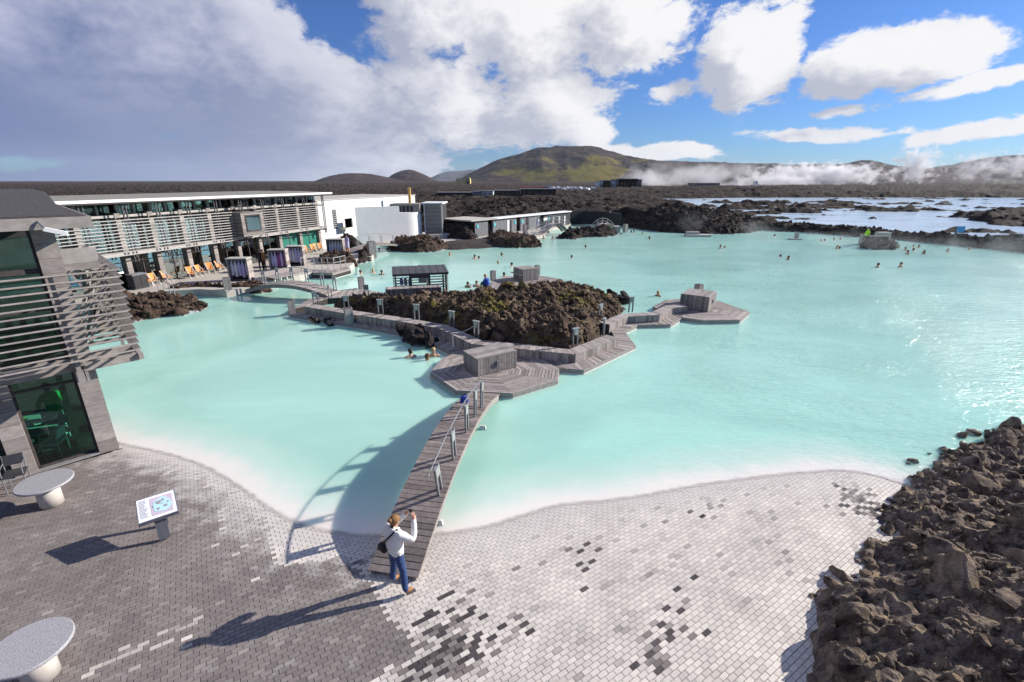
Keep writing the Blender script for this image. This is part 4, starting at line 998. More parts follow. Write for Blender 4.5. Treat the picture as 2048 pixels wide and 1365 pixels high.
footbridge('steep white arched footbridge beside the dark wall', G(1190, 461, .3), G(1229, 458, .3), 1.5, .95, 18, (.05, .28, .5, .72, .95), False, rail_side=-1, post_h=.75, mat=concrete, panel=False, pairs=False, rails=2, seed=5, twin=False)
footbridge('sloping ramp with pale side rails below the changing rooms', G(1062, 477, .15), G(1090, 463, .5), 1.4, .05, 14, (.02, .35, .68, .98), False, rail_side=-1, post_h=1.0, mat=wood, panel=False, pairs=False, rails=2, seed=6, twin=True, name='ramp')

# ------------------------------------------------------------------ lamp posts, bollards, rope post
def lamp_post():
    t = thing('lamp_post', '', 'lamp')
    for e in (-.12, .12):
        b = MB(); b.box((e, 0, .40), (.05, .06, .84)); b.build('post', metal, t)
    b = MB(); b.box((0, 0, .68), (.19, .08, .26)); b.box((0, -.05, .68), (.15, .02, .18)); b.build('lamp_panel', steel, t)
    b = MB(); b.box((0, 0, .84), (.34, .12, .04)); b.build('cap', steel, t)
    return t
lp0 = lamp_post(); used = False
LAMPS = [(632, 613, .5, 'lamp on two posts at the west tip of the bench'), (661, 595, .4, 'lamp on two posts beside the end of the side footbridge'), (694, 622, .5, 'lamp on two posts behind the dark bollard on the bench'),
         (762, 630, .55, 'lamp on two posts behind the bench, in front of the kiosk end of the island'), (834, 641, .55, 'lamp on two posts at the middle of the bench below the tallest moss'), (904, 656, .55, 'lamp on two posts where the bench bends towards the near box'),
         (953, 678, .55, 'lamp on two posts tied by a rope to the thin rope post'), (1150, 694, .55, 'lamp on two posts at the sharp corner of the bench by the near deck'), (1207, 672, .5, 'narrow lamp at the east end of the long bench'), (1200, 640, .4, 'lamp on two posts beside the small cove of the lava island'), (1261, 624, .4, 'lamp on two posts at the start of the zigzag bench'),
         (734, 597, .42, 'lamp on two posts beside the path near the bar counter')]
for i, (px, py, z, lb) in enumerate(LAMPS):
    o = lp0 if i == 0 else copy_tree(lp0); q = G(px, py, z); place(o, q, R([20, 60, 8, 0, -10, -25, -35, 30, 70, 40, 20, 0][i]), lb); o['group'] = 'twin post lamps round the lava island'
def bollard():
    t = thing('bollard', '', 'bollard', group='square dark wooden bollards')
    for k, (dx, dy, w, d) in enumerate(((0, -.17, .34, .03), (0, .17, .34, .03), (-.17, 0, .03, .31), (.17, 0, .03, .31))):
        b = MB()
        for j in range(3):
            if w > .1: b.box((dx+(j-1)*.115, dy, .40), (.108, d, .80), None, 0, random.uniform(.2, .9))
            else: b.box((dx, dy+(j-1)*.105, .40), (w, .098, .80), None, 0, random.uniform(.2, .9))
        b.build('side_board', wood, t)
    b = MB(); b.box((0, 0, .78), (.30, .30, .06)); b.build('lid', wood_dark, t); return t
bo0 = bollard()
for i, (px, py, z, sc, lb) in enumerate([(584.5, 627, .1, .95, 'square wooden bollard at the water edge on the west tip of the walk'), (699, 648, .15, 1.1, 'square wooden bollard halfway along the west bench'), (723.5, 578, .35, 1.0, 'square wooden bollard beside the path behind the bench, near the kiosk'),
        (986, 562, .2, .95, 'square wooden bollard next to the person in blue'), (1074, 550, .2, .95, 'square wooden bollard behind the box of the far deck'), (1394, 603, .2, 1.1, 'square wooden bollard half hidden behind the eastern box'), (457, 584, .3, 1.2, 'square wooden bollard by the water below the nearest robe stand'),
        (745, 516, .1, 2.0, 'tall square wooden pier beside the crusted outcrop near the white building'), (1723, 488, .1, 1.5, 'dark wooden bollard left of the lifeguard in yellow'), (1051, 482, .2, 1.3, 'rusty brown bin at the foot of the ramp'), (1050, 466, .4, 1.4, 'rusty brown bin in front of the changing room door'), (1250, 465, .1, 1.5, 'dark wooden bollard right of the steep white footbridge')]):
    o = bo0 if i == 0 else copy_tree(bo0); place(o, G(px, py, z), R(30), lb); o.scale = (sc, sc, sc if i != 5 else 1.35)
q = G(906, 700, DZ); t = thing('rope_post', 'thin pale post with a rope leading up to a lamp beside the bench', 'post', q); b = MB(); b.tube([(0, 0, 0), (0, 0, .82)], .028, 8); b.build('pole', steel, t); b = MB(); b.lathe((0, 0, 0), [(.07, 0), (.07, .02)], 10); b.build('foot', steel, t)
e = G(953, 678, .55)+Vector((0, 0, .7)); b = MB(); b.tube([q+Vector((0, 0, .8))+(e-q-Vector((0, 0, .8)))*s-Vector((0, 0, .25*4*s*(1-s)*.5)) for s in [k/10 for k in range(11)]], .018, 5); b.build('rope', pmat('rope', (.45, .42, .36), (.55, .52, .45)), t, world=True)
stones('rock_cluster', 'tumble of dark rocks crusted white in the water beside the near walk', [(826, 672), (838, 680), (850, 688), (862, 693), (842, 672), (832, 686)], .24, .52, 15, mat=lava_crust, seed=5, spread=.24, z=.10)
stones('rock_cluster', 'small low group of black rocks in the water next to two bathers by the walk', [(648, 647), (657, 645), (665, 648), (672, 649)], .14, .26, 9, mat=lava_crust, seed=6, spread=.14, z=.04)
stones('rock_cluster', 'crusted rocks standing off the east point of the lava island', [(1238, 600), (1245, 606), (1228, 598)], .2, .45, 9, mat=lava_crust, seed=7, spread=.4, z=.1)

# ------------------------------------------------------------------ bar kiosk and counter
def kiosk():
    t = thing('bar_kiosk', 'slatted bar kiosk with a dark sloping roof rising behind the lava island', 'kiosk', (-6.98, 27.9, 0), R(14))
    Wk, Dk = 3.1, 1.8
    b = MB(); b.box((Wk/2, Dk/2, .22), (Wk, Dk, .5)); b.build('base', under, t)
    for x in (.05, .95, 2.05, Wk-.05):
        for y in (.05, Dk-.05):
            b = MB(); b.box((x, y, 1.2), (.09, .09, 1.9)); b.build('post', wood_dark, t)
    for k in range(9):
        z = .55+k*.17
        b = MB(); b.box((Wk/2, Dk, z), (Wk+.2, .03, .06), None, 0, random.random()); b.build('slat', wood, t)
        for x in (-.06, Wk+.06):
            b = MB(); b.box((x, Dk/2, z), (.03, Dk+.1, .06), None, 0, random.random()); b.build('slat', wood, t)
        if k in (5, 6, 7):
            for x0, x1 in ((.0, .9), (2.1, Wk)):
                b = MB(); b.box(((x0+x1)/2, 0, z), (x1-x0, .03, .045), None, 0, random.random()); b.build('slat', wood, t)
    b = MB(); b.box((.95, .06, 1.25), (.12, .05, 1.7)); b.box((2.05, .06, 1.25), (.12, .05, 1.7)); b.box((1.5, .06, 1.95), (1.1, .05, .2)); b.build('door_frame', wood_dark, t)
    roof = MB()
    M = Euler((R(4), 0, 0)).to_matrix()
    roof.box((Wk/2, Dk/2, 2.17), (Wk+.22, Dk+.2, .13), M); r = roof.build('roof', metal_dark, t)
    for k in range(8):
        b = MB(); b.box((Wk/2-1.5+k*.43, Dk/2, 2.245), (.03, Dk+.2, .02), M); b.build('seam', metal_dark, r)
    b = MB(); b.tube([(1.2, .1, 2.2), (1.2, .1, 2.32), (1.85, .1, 2.32), (1.85, .1, 2.2)], .02, 6); b.build('rail', metal, t)
    return t
kiosk()
c0 = A(771, 573, 27.4); t = thing('bar_counter', 'plank clad bar counter standing in front of the kiosk', 'counter', (c0.x, c0.y, 0), R(12))
b = MB(); b.box((1.6, -.25, .7), (3.2, .55, 1.4)); b.build('core', under, t)
for k in range(24):
    b = MB(); b.box((.067+k*.1333, -.54, .72), (.122, .03, 1.42), None, 0, random.random()); b.build('plank', wood_warm, t)
for k in range(24):
    b = MB(); b.box((.067+k*.1333, -.26, 1.46), (.124, .66, .04), None, 0, random.random()); b.build('top_plank', wood, t)
for i, (px, m_, lb) in enumerate(((803, blue_cloth, 'blue drinks cooler behind the bar counter'), (811, robe_p, 'dark red drinks cooler behind the bar counter'), (820, blue_cloth, 'dark blue drinks cooler beside the red one behind the bar'))):
    q = A(px, 563, 28.6); b = MB(); b.lathe((q.x, q.y, q.z-.22), [(.10, 0), (.11, .3), (.06, .38), (.05, .44)], 10); tag(b.build('drinks_cooler', m_, world=True, smooth=True), lb, 'cooler')
q = A(846, 560, 28.9); b = MB(); b.box((q.x, q.y, q.z), (.5, .3, .34)); b.box((q.x, q.y-.16, q.z), (.42, .03, .25)); tag(b.build('drinks_machine', steel, world=True), 'pale square machine behind the slats of the bar kiosk', 'machine')

# ================================================================== terrace and shore platforms
TZ = .45
ter_px = [(215, 606), (262, 590), (330, 583), (400, 578.5), (452, 582), (505, 574), (530, 566), (565, 557), (600, 551), (628, 544), (665, 545), (694, 537), (706, 528), (714, 518), (744, 513), (752, 504), (722, 506), (702, 506), (720, 494), (690, 482), (645, 478)]
tp = [G(*p, TZ) for p in ter_px]+[Vector((-30, 62, 0)), Vector((-38, 40, 0)), Vector((-36, 26, 0))]
terr_m = pmat('terrace_paving', (.40, .36, .32), (.52, .48, .43), scale=1.2, rough=.9, bump=.15)
b = MB(); b.prism(tp, -.4, TZ); tag(b.build('terrace', terr_m, world=True), kind='structure')
# plank edge on the steps with its rail
walkway('walkway', 'low plank landing with a white rail below the robe stands', [(628, 540), (663, 541), (697, 533)], [(626, 545.5), (665, 546.5), (701, 537)], TZ+.03, False, 9)
def railing(label, px, z, h, n_sub=1, mat=None, levels=1):
    pts = [G(*p, z) for p in px]; t = thing('railing', label, 'railing', pts[0])
    for p in pts:
        b = MB(); b.tube([p, p+Vector((0, 0, h))], .03, 6); b.build('post', mat or steel, t, world=True)
    for k in range(levels):
        b = MB(); b.tube([p+Vector((0, 0, h-k*.4)) for p in pts], .03, 6); b.build('handrail', mat or steel, t, world=True)
    return t
railing('white tube railing with six posts on the landing below the robe stands', [(630, 539), (645, 541), (657, 541), (669, 541), (682, 538), (692, 535)], TZ, 1.0, levels=2)
railing('short steel handrail going down into the water over the left rocks', [(318, 583), (330, 586), (342, 592), (352, 599)], .5, .8)
railing('short pale handrail between the middle robe stands', [(604, 541), (616, 538)], TZ, 1.0)
pl = [G(*p, .35) for p in [(820, 492), (870, 489), (945, 478), (1010, 472), (1062, 478), (1090, 470), (1075, 462), (1105, 457), (1130, 451), (1142, 447.5)]]+[Vector((3, 82, 0)), Vector((-8, 70, 0)), Vector((-22, 70, 0)), Vector((-22, 62, 0))]
b = MB(); b.prism(pl, -.4, .35); tag(b.build('pavement', terr_m, world=True), kind='structure')
# low concrete planter wall and screen wall beside the dark dome of lava
def wall_line(name, label, px, z, h, w, mat, cat='wall', zs=0):
    pts = [G(*p, z) for p in px]; b = MB()
    for i in range(len(pts)-1): b.bar(pts[i]+Vector((0, 0, h/2)), pts[i+1]+Vector((0, 0, h/2)), w, h)
    return tag(b.build(name, mat, world=True), label, cat)
wall_line('low_wall', 'low pale concrete wall in front of the dark lava dome', [(835, 480), (880, 478), (925, 473)], .35, .6, .5, concrete)
wall_line('low_wall', 'low concrete block in the water beside the steep white footbridge', [(1227, 466), (1238, 466)], -.1, 1.0, 1.6, concrete)
q = G(1395, 473, 0); b = MB(); b.box((q.x, q.y, .1), (3.4, 1.4, .3)); b.box((q.x-.6, q.y+.3, .4), (1.8, .6, .4)); tag(b.build('landing', concrete, world=True), 'pale concrete landing step at the foot of the eastern lava ridge', 'landing')

# ================================================================== cafe building, near left
CF = thing('cafe_building', 'grey timber cafe corner with horizontal sun louvres beside the paved shore', 'building', G(239, 897, .1), R(46))
def part(name, boxes, mat, parent=CF, kind=None, M=None):
    b = MB()
    for x in boxes: b.box(x[0], x[1], x[2] if len(x) > 2 else M, 0, random.uniform(.3, .8))
    return b.build(name, mat, parent, kind=kind)
zr = 6.2
def pillar(cx, cy):
    n = 17
    for k in range(n):
        b = MB(); b.box((cx, cy, (k+.5)*zr/n), (.43, .43, zr/n-.008), None, 0, random.uniform(.15, .85)); o = b.build('pillar_board', clad, CF)
for cx in (-.215, -1.90, -3.6, -5.6): pillar(cx, .215)
for cy in (2.0, 4.0): pillar(-.215, cy)
FX = [(-1.685, -.43), (-3.385, -2.115), (-5.385, -3.815)]
for x0, x1 in FX:
    w = x1-x0; c = (x0+x1)/2
    part('lower_pane', [((c, .2, 1.16), (w-.12, .02, 2.1))], dark_glass)
    part('transom_pane', [((c, .2, 2.36), (w-.12, .02, .26))], dark_glass)
    part('door_frame', [((x0+.03, .2, 1.25), (.06, .08, 2.5)), ((x1-.03, .2, 1.25), (.06, .08, 2.5)), ((c, .2, 2.21), (w-.12, .08, .06)), ((c, .2, .05), (w-.12, .1, .1))], wood_dark)
    part('sill', [((c, .06, .03), (w, .12, .05))], steel)
    part('floor_beam', [((c, .18, 2.68), (w, .30, .36))], clad)
    part('upper_pane', [((c, .2, 4.0), (w-.1, .02, 2.2))], dark_glass)
    part('clerestory_pane', [((c, .2, 5.63), (w-.1, .02, .75))], dark_glass)
    part('upper_frame', [((x0+.03, .2, 4.45), (.06, .08, 3.1)), ((x1-.03, .2, 4.45), (.06, .08, 3.1)), ((c, .2, 5.18), (w-.12, .10, .12)), ((c, .2, 4.2), (w-.12, .05, .05))], wood_dark)
for y0, y1 in ((.43, 1.785), (2.215, 3.785)):
    c = (y0+y1)/2; w = y1-y0
    part('lower_pane', [((-.2, c, 1.25), (.02, w, 2.3))], dark_glass); part('upper_pane', [((-.2, c, 4.4), (.02, w, 3.0))], dark_glass)
    part('floor_beam', [((-.18, c, 2.68), (.30, w, .36))], clad)
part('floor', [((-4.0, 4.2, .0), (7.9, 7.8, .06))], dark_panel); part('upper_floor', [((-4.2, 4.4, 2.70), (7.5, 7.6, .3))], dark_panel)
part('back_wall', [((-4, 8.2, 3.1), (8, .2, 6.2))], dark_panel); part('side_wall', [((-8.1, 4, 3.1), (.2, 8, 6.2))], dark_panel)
part('curtain', [((-2.9+k*.16, 1.6+.05*(k % 2), 4.0), (.13, .05, 2.2)) for k in range(5)], pmat('ochre_curtain', (.20, .13, .05), (.30, .20, .08)), kind=None)
part('inner_column', [((-.75, 1.2, 1.3), (.14, .5, 2.5))], dark_panel)
# roof, fascia boards, felt
part('soffit', [((-4.0, 3.6, 6.26), (9.2, 8.8, .06))], wood_dark)
for k, (c, d) in enumerate((((-4.0, -.85, 6.36), (9.3, .06, .26)), ((.66, 3.6, 6.36), (.06, 8.9, .26)))): part('fascia', [(c, d)], clad)
part('roof_ledge', [((-4.0, 3.6, 6.50), (9.2, 8.8, .03))], wood_dark)
b = MB(); v = [(-8.6, -.60, 6.52), (.26, -.60, 6.52), (.26, 8, 6.52), (-8.6, 8, 6.52), (-8.6, .75, 7.03), (.10, .75, 7.03), (.10, 8, 7.03), (-8.6, 8, 7.03)]
b.add(v, ((3, 2, 1, 0), (4, 5, 6, 7), (0, 1, 5, 4), (1, 2, 6, 5), (2, 3, 7, 6), (3, 0, 4, 7))); b.build('roof', turf, CF)
# louvres on both faces
for k in range(13):
    z = 3.02+k*.178
    b = MB(); b.box((-2.55, -.92, z), (6.9, .15, .038), Euler((R(-14), 0, 0)).to_matrix(), 0, random.uniform(.4, .8)); b.build('louvre_slat', clad, CF)
    b = MB(); b.box((.90, 2.35, z+.005), (.15, 6.5, .038), Euler((0, R(-14), 0)).to_matrix(), 0, random.uniform(.4, .8)); b.build('louvre_slat', clad, CF)
for x in (-.35, -2.0, -3.7): part('louvre_post', [((x, -.80, 3.95), (.09, .07, 3.0))], clad)
for y in (.9, 2.3, 3.9): part('louvre_post', [((.79, y, 4.0), (.07, .09, 2.5))], clad)
for x in (-.35, -2.0, -3.7, -5.4): part('bracket_beam', [((x, -.42, 2.62), (.14, 1.25, .22)), ((x+.12, -.42, 2.62), (.06, 1.25, .22))], clad)
part('corner_platform', [((.30, .55, 2.66), (1.5, .12, .22)), ((.30, -.30, 2.66), (1.5, .10, .20)), ((.98, .1, 2.70), (.1, 1.1, .14))], clad)
for j in range(6): [part('louvre_brace', [((.42, .25+.62*j, zz), (.85, .05, .10))], clad) for zz in (3.1, 5.15)]
for j in range(4): 
    b = MB(); b.bar((.05, .3+.9*j, 3.05), (.86, .3+.9*j, 5.1), .07, .07); b.bar((.05, .3+.9*j, 5.1), (.86, .3+.9*j, 3.05), .05, .05); b.build('louvre_brace', clad, CF)
part('side_panel', [((.35, 1.2, 5.25), (.9, .06, .62))], wood_pale)
def spotlight():
    t = thing('spotlight', 'white spotlight on an arm under the cafe roof corner', 'lamp', CF.matrix_world.translation if False else (0, 0, 0))
    q = A(112, 463, 11.2); t.location = q; t.rotation_euler = (0, 0, R(30))
    b = MB(); b.box((0, 0, 0), (.42, .12, .09), Euler((0, R(18), 0)).to_matrix(), 0, .5, taper=.02); b.build('housing', white_paint, t)
    b = MB(); b.tube([(-.15, 0, .05), (-.28, .1, .20), (-.34, .25, .26)], .025, 6); b.build('arm', metal, t)
spotlight()

# ================================================================== long spa building behind the terrace
L0, L1 = G(267, 576, TZ), G(641, 501, TZ); LL = (L1-L0).length; LA = math.atan2(L1.y-L0.y, L1.x-L0.x)
pane_reflection_m = pmat('pale_pane_reflection', (.70, .68, .76), (.80, .78, .84), scale=3)  # whitish lavender colour that stands in for the reflection in the upper panes
LB = thing('spa_building', 'long two storey glass spa building with white louvres along the terrace', 'building', L0, LA)
def lp(name, boxes, mat, kind=None): return part(name, boxes, mat, LB, kind)
def Z(z): return z-TZ
PX = [-7.2, -4.9, -2.5]+[s*LL for s in (0, .112, .23, .35, .47, .59, .715, .855, 1.0)]
for x in PX:
    b = MB()
    for k in range(11): b.box((x, .02, .25+k*.45), (.34, .44, .44), None, 0, random.uniform(.3, .9))
    b.build('pillar', clad, LB)
    for e in (-.02, .20):
        b = MB(); b.box((x+e-.1, -1.0, Z(4.15)), (.06, .08, 3.7)); b.build('louvre_post', metal_dark, LB)
    lp('bracket', [((x, -.55, Z(2.66)), (.10, 1.1, .16)), ((x, -.55, Z(5.05)), (.07, 1.1, .10))], wood_dark)
for i in range(len(PX)-1):
    x0, x1 = PX[i]+.21, PX[i+1]-.21; c = (x0+x1)/2; w = x1-x0
    lp('lower_pane', [((c, .06, Z(1.58)), (w, .02, 2.2))], green_glass if i >= 9 else sun_glass)
    lp('mullion', [((c, .05, Z(1.58)), (.06, .07, 2.2)), ((c, .05, Z(2.2)), (w, .06, .05))], wood_dark)
    lp('upper_pane', [((c, .06, Z(4.0)), (w, .02, 2.1))], sun_glass)
    lp('mullion', [((x0+w*.68, .05, Z(4.0)), (.06, .07, 2.1)), ((x0+w*.8, .05, Z(4.0)), (.05, .07, 2.1))], wood_dark)
    lp('blind', [((c-w*.16, .22, Z(3.85 if i % 3 else 4.0)), (w*.62, .03, 1.7 if i % 3 else 2.0))], pane_reflection_m); lp('clerestory_pane', [((c, .06, Z(5.62)), (w*.98, .02, .60))], dark_glass); lp('clerestory_post', [((x0+w*.6, .0, Z(5.62)), (.12, .12, .6)), ((x0, .0, Z(5.62)), (.22, .12, .6))], clad)  # pale sheets added behind the upper panes imitate their bright reflection
xa, xb = PX[0]-.6, PX[-1]+.5; xc, xw = (xa+xb)/2, xb-xa
lp('floor_band', [((xc, -.35, Z(2.84)), (xw, .55, .22))], wood_pale); lp('head_beam', [((xc, -.06, Z(5.20)), (xw, .20, .16))], wood_pale)
lp('fascia', [((xc, -1.25, Z(6.20)), (xw+1.6, .10, .17))], white_paint); lp('soffit', [((xc, -.2, Z(6.05)), (xw+1.2, 2.2, .06))], wood_dark)
b = MB(); v = [(xa-.8, -1.2, Z(6.24)), (xb+.8, -1.2, Z(6.24)), (xb+.8, 7, Z(6.24)), (xa-.8, 7, Z(6.24)), (xa-.8, 1.4, Z(6.40)), (xb-.6, 1.4, Z(6.40)), (xb-.6, 7, Z(6.40)), (xa-.8, 7, Z(6.40))]
b.add(v, ((3, 2, 1, 0), (4, 5, 6, 7), (0, 1, 5, 4), (1, 2, 6, 5), (2, 3, 7, 6), (3, 0, 4, 7))); b.build('roof', turf_pale, LB)
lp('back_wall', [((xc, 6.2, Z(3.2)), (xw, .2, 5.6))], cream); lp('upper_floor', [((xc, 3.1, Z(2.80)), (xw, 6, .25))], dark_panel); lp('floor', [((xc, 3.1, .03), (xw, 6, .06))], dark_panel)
lp('end_wall', [((xb-.4, 3.1, Z(3.3)), (.2, 6, 5.6))], white); lp('end_wall', [((xa, 3.1, Z(3.3)), (.2, 6, 5.6))], white)
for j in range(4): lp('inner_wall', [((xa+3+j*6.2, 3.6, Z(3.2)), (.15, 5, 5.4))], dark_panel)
bx0, bx1 = .425*LL, .545*LL
for k in range(12):
    z = Z(2.80+k*.20)
    for (a, e) in ((xa-.5, bx0-.1), (bx1+.1, xb+1.3)):
        b = MB(); b.box(((a+e)/2, -1.08, z), (e-a, .05, .05), None, 0, random.uniform(.4, .9)); b.build('louvre_slat', wood_pale, LB)
bay = lp('bay_box', [(((bx0+bx1)/2, -.9, Z(4.0)), (bx1-bx0-.1, 1.7, 1.9))], wood_warm)
for k in range(15):
    b = MB(); b.box(((bx0+bx1)/2, -1.76, Z(3.1+k*.13)), (bx1-bx0, .04, .07), None, 0, random.random()); b.box((bx0+.02, -.9, Z(3.1+k*.13)), (.06, 1.76, .07), None, 0, random.random()); b.build('slat', clad, bay)
b = MB(); b.box(((bx0+bx1)/2, -1.80, Z(4.1)), (1.35, .05, 1.15)); b.build('pane', sun_glass, bay); b = MB(); x = (bx0+bx1)/2; b.box((x, -1.785, Z(4.1)), (1.3, .03, 1.1)); b.build('blind', white_paint, bay)  # white sheet added at the bay pane in place of its reflection
b = MB(); [b.box(c, d) for c, d in (((x, -1.80, Z(4.72)), (1.5, .07, .09)), ((x, -1.80, Z(3.48)), (1.5, .07, .09)), ((x-.72, -1.80, Z(4.1)), (.09, .07, 1.2)), ((x+.72, -1.80, Z(4.1)), (.09, .07, 1.2)))]; b.build('frame', wood_dark, bay)
# glazed doors standing open and low dark cupboards at the corner
q = G(279, 577, TZ); t = thing('cupboard', 'dark low cupboard with two doors at the foot of the first terrace pillar', 'cupboard', q, LA)
b = MB(); b.box((0, 0, .48), (.95, .6, .96)); b.build('body', metal_dark, t)
for k in range(2):
    b = MB(); b.box((-.235+k*.47, -.31, .48), (.44, .03, .80)); b.build('door', dark_panel, t)
b = MB(); b.box((0, 0, .985), (1.0, .66, .05)); b.build('lid', metal, t)

# ================================================================== white building with the curved wall
WB = thing('white_building', 'white rendered building with a rounded end wall beyond the terrace', 'building', (-18, 64, .3), 0)
def wp(name, polys, mat, parent=None, kind=None):
    b = MB()
    for poly, z0, z1 in polys: b.prism(poly, z0, z1, 0, .5)
    return b.build(name, mat, parent or WB, world=True, kind=kind)
def xat(px, Y, z=3): return A(px, 430, Y).x
zc = lambda Y: Y
def Xp(px, Y): return (px-CX)/F*(Y*CT+4.2*ST)
fd = (L1-L0).normalized(); fn = Vector((-fd.y, fd.x, 0))
def fl(k, d): q = L1+fd*k+fn*d; return (q.x, q.y)
wp('upper_wall', [([fl(.55, .35), fl(22, .35), fl(22, 9), fl(.55, 9)], .3, 5.42)], white)
wp('roof_edge', [([fl(.45, .25), fl(22.1, .25), fl(22.1, 9.1), fl(.45, 9.1)], 5.42, 5.52)], concrete)
cd = Vector((.844, .536)); cn = Vector((-.536, .844)); c0_ = Vector((-19.0, 57.2)); cs = c0_+cd*6.1; ce = c0_+cd*7.1; cc_ = ce+cn*2.7
arc = [(-12.45+1.75*math.cos(a), 62.35+1.75*math.sin(a)) for a in np.linspace(R(-118), R(20), 18)]
back = [(-11.0, 64.0), (Xp(701, 61)+.0, 64.0)]
wp('curved_wall', [([c0_, cs, cs+cn*.4, c0_+cn*.4], .2, 4.45)], white)
wp('rounded_wall', [([cs+cd*.003, ce]+[(cc_.x+2.7*math.cos(a), cc_.y+2.7*math.sin(a)) for a in np.linspace(R(-54), R(75), 20)]+[cs+cn*3.2], .2, 3.64)], white)
wp('window', [([fl(3.1, .3), fl(3.7, .3), fl(3.7, .4), fl(3.1, .4)], 2.4, 4.4)], dark_panel)
wp('balcony', [([fl(4.0, -.5), fl(5.4, -.5), fl(5.4, .35), fl(4.0, .35)], 2.2, 2.4)], cream)
wp('balcony_pane', [([fl(4.0, -.5), fl(5.4, -.5), fl(5.4, -.46), fl(4.0, -.46)], 2.4, 3.4)], sun_glass)
wp('timber_box', [([(Xp(781, 62.4), 62.4), (Xp(840, 62.4), 62.4), (Xp(840, 62.4), 66), (Xp(781, 62.4), 66)], 3.4, 4.62)], clad)
wp('window', [([(Xp(790, 62.3), 62.3), (Xp(826, 62.3), 62.3), (Xp(826, 62.3), 62.5), (Xp(790, 62.3), 62.5)], 3.66, 4.34)], dark_panel)
for k in range(4): wp('window_bar', [([(Xp(796+k*8, 62.25), 62.25), (Xp(796.8+k*8, 62.25), 62.25), (Xp(796.8+k*8, 62.25), 62.3), (Xp(796+k*8, 62.25), 62.3)], 3.66, 4.34)], steel)
wp('louvre_block', [([(Xp(848, 63.5), 63.5), (Xp(884, 63.5), 63.5), (Xp(884, 63.5), 68), (Xp(848, 63.5), 68)], .3, 4.55)], dark_panel)
wp('block_cap', [([(Xp(842, 63.2), 63.2), (Xp(886, 63.2), 63.2), (Xp(886, 63.2), 68.2), (Xp(842, 63.2), 68.2)], 4.55, 4.72)], white)
for k in range(24):
    z = .55+k*.166; wp('louvre_slat', [([(Xp(848.5, 63.3), 63.3), (Xp(884.5, 63.3), 63.3), (Xp(884.5, 63.3), 63.42), (Xp(848.5, 63.3), 63.42)], z, z+.09)], wood_pale)
for px in (848, 882.5): wp('louvre_frame', [([(Xp(px, 63.22), 63.22), (Xp(px+2, 63.22), 63.22), (Xp(px+2, 63.22), 63.3), (Xp(px, 63.22), 63.3)], .4, 4.5)], white)
b = MB(); q = A(820, 405, 64.5); b.tube([(q.x, q.y, 4.3), (q.x, q.y, 5.5), (q.x, q.y, 6.45)], .19, 12); b.lathe((q.x, q.y, 6.44), [(.23, 0), (.23, .09), (.1, .13)], 12); tag(b.build('flue', pmat('ochre_flue', (.50, .29, .08), (.62, .38, .12)), world=True), 'ochre round flue standing on the roof behind the curved white wall', 'flue')

# ================================================================== grey changing rooms and the dark wall
D0, D1 = G(950, 475, .35), G(1140, 449, .35); DL = (D1-D0).length; DA = math.atan2(D1.y-D0.y, D1.x-D0.x)
CB_ = thing('changing_rooms', 'low grey flat roofed changing rooms below the dark lava ridge', 'building', D0, DA)
def dp(name, boxes, mat): return part(name, boxes, mat, CB_)
def sx(px):  # distance along the facade for a photograph column
    lo, hi = 0., 1.
    for _ in range(40):
        m_ = (lo+hi)/2; q = D0.lerp(D1, m_); 
        if P((q.x, q.y, 1.2))[0] < px: lo = m_
        else: hi = m_
    return lo*DL
HW = 2.05
for a, e, mt, yy in ((950, 976, concrete_grey, 0), (986, 1033, concrete_grey, 0), (1041, 1078, concrete_grey, 0), (1087, 1140, dark_panel, 0), (976, 986, white, .9), (1033, 1041, wood_warm, .6), (1078, 1087, wood_pale, .5)):
    x0, x1 = sx(a), sx(e); m_ = max(1, int((x1-x0)/1.2)); 
    for k in range(m_):
        dx = (x1-x0)/m_; b = MB(); b.box((x0+(k+.5)*dx, yy+.12, HW/2), (dx-.012, .24, HW), None, 0, random.uniform(.3, .7)); b.build('wall_panel', mt, CB_)
for a, e, z1, mt in ((978, 986, 1.5, wood_dark), (1014, 1018, 1.75, white_paint), (1020, 1023, 1.7, dark_panel), (1052, 1057, 1.8, dark_panel), (1105, 1107, 1.5, white_paint), (1117, 1119, 1.5, white_paint), (1128, 1130, 1.5, white_paint)):
    x0, x1 = sx(a), sx(e); dp('door', [(((x0+x1)/2, -.03 if a != 978 else .5, z1/2), (x1-x0, .06, z1))], mt)
for px in (955, 989, 1030, 1044, 1098): x0 = sx(px); dp('wall_sign', [((x0, -.04, 1.35), (.32, .05, .42))], pmat('cyan_sign_%d' % px, (.10, .55, .62), (.14, .62, .68)))
dp('wall_sign', [((sx(1091), -.04, 1.3), (1.2, .05, .42))], white_paint)
for a, e in ((938, 990), (990.5, 1034), (1034.5, 1079), (1079.5, 1141)):
    x0, x1 = (sx(a) if a > 950 else -1.0), sx(min(e, 1140)); dep = 5.8 if a < 950 else 1.6; x1 = sx(990) if a < 950 else x1; dp('roof', [(((x0+x1)/2, dep/2-.3, HW+.09), (x1-x0-.05, dep, .16))], concrete if a < 950 else white_paint)
dp('back_wall', [((DL/2, 1.5, HW/2), (DL, .2, HW))], dark_panel); dp('end_wall', [((.12, 2.6, HW/2), (.22, 5.0, HW))], dark_panel)
pts = [G(*p, .1) for p in [(1141, 449.5), (1165, 448.5), (1190, 449), (1215, 451), (1240, 456)]]
t = thing('dark_wall', 'dark curved retaining wall below the lava ridge beside the changing rooms', 'wall', pts[0])
for i in range(4):
    b = MB(); b.bar(pts[i]+Vector((0, 0, 1.1)), pts[i+1]+Vector((0, 0, 1.1)), .3, 2.3, 0, random.uniform(.3, .7)); b.build('wall_panel', dark_panel, t, world=True)
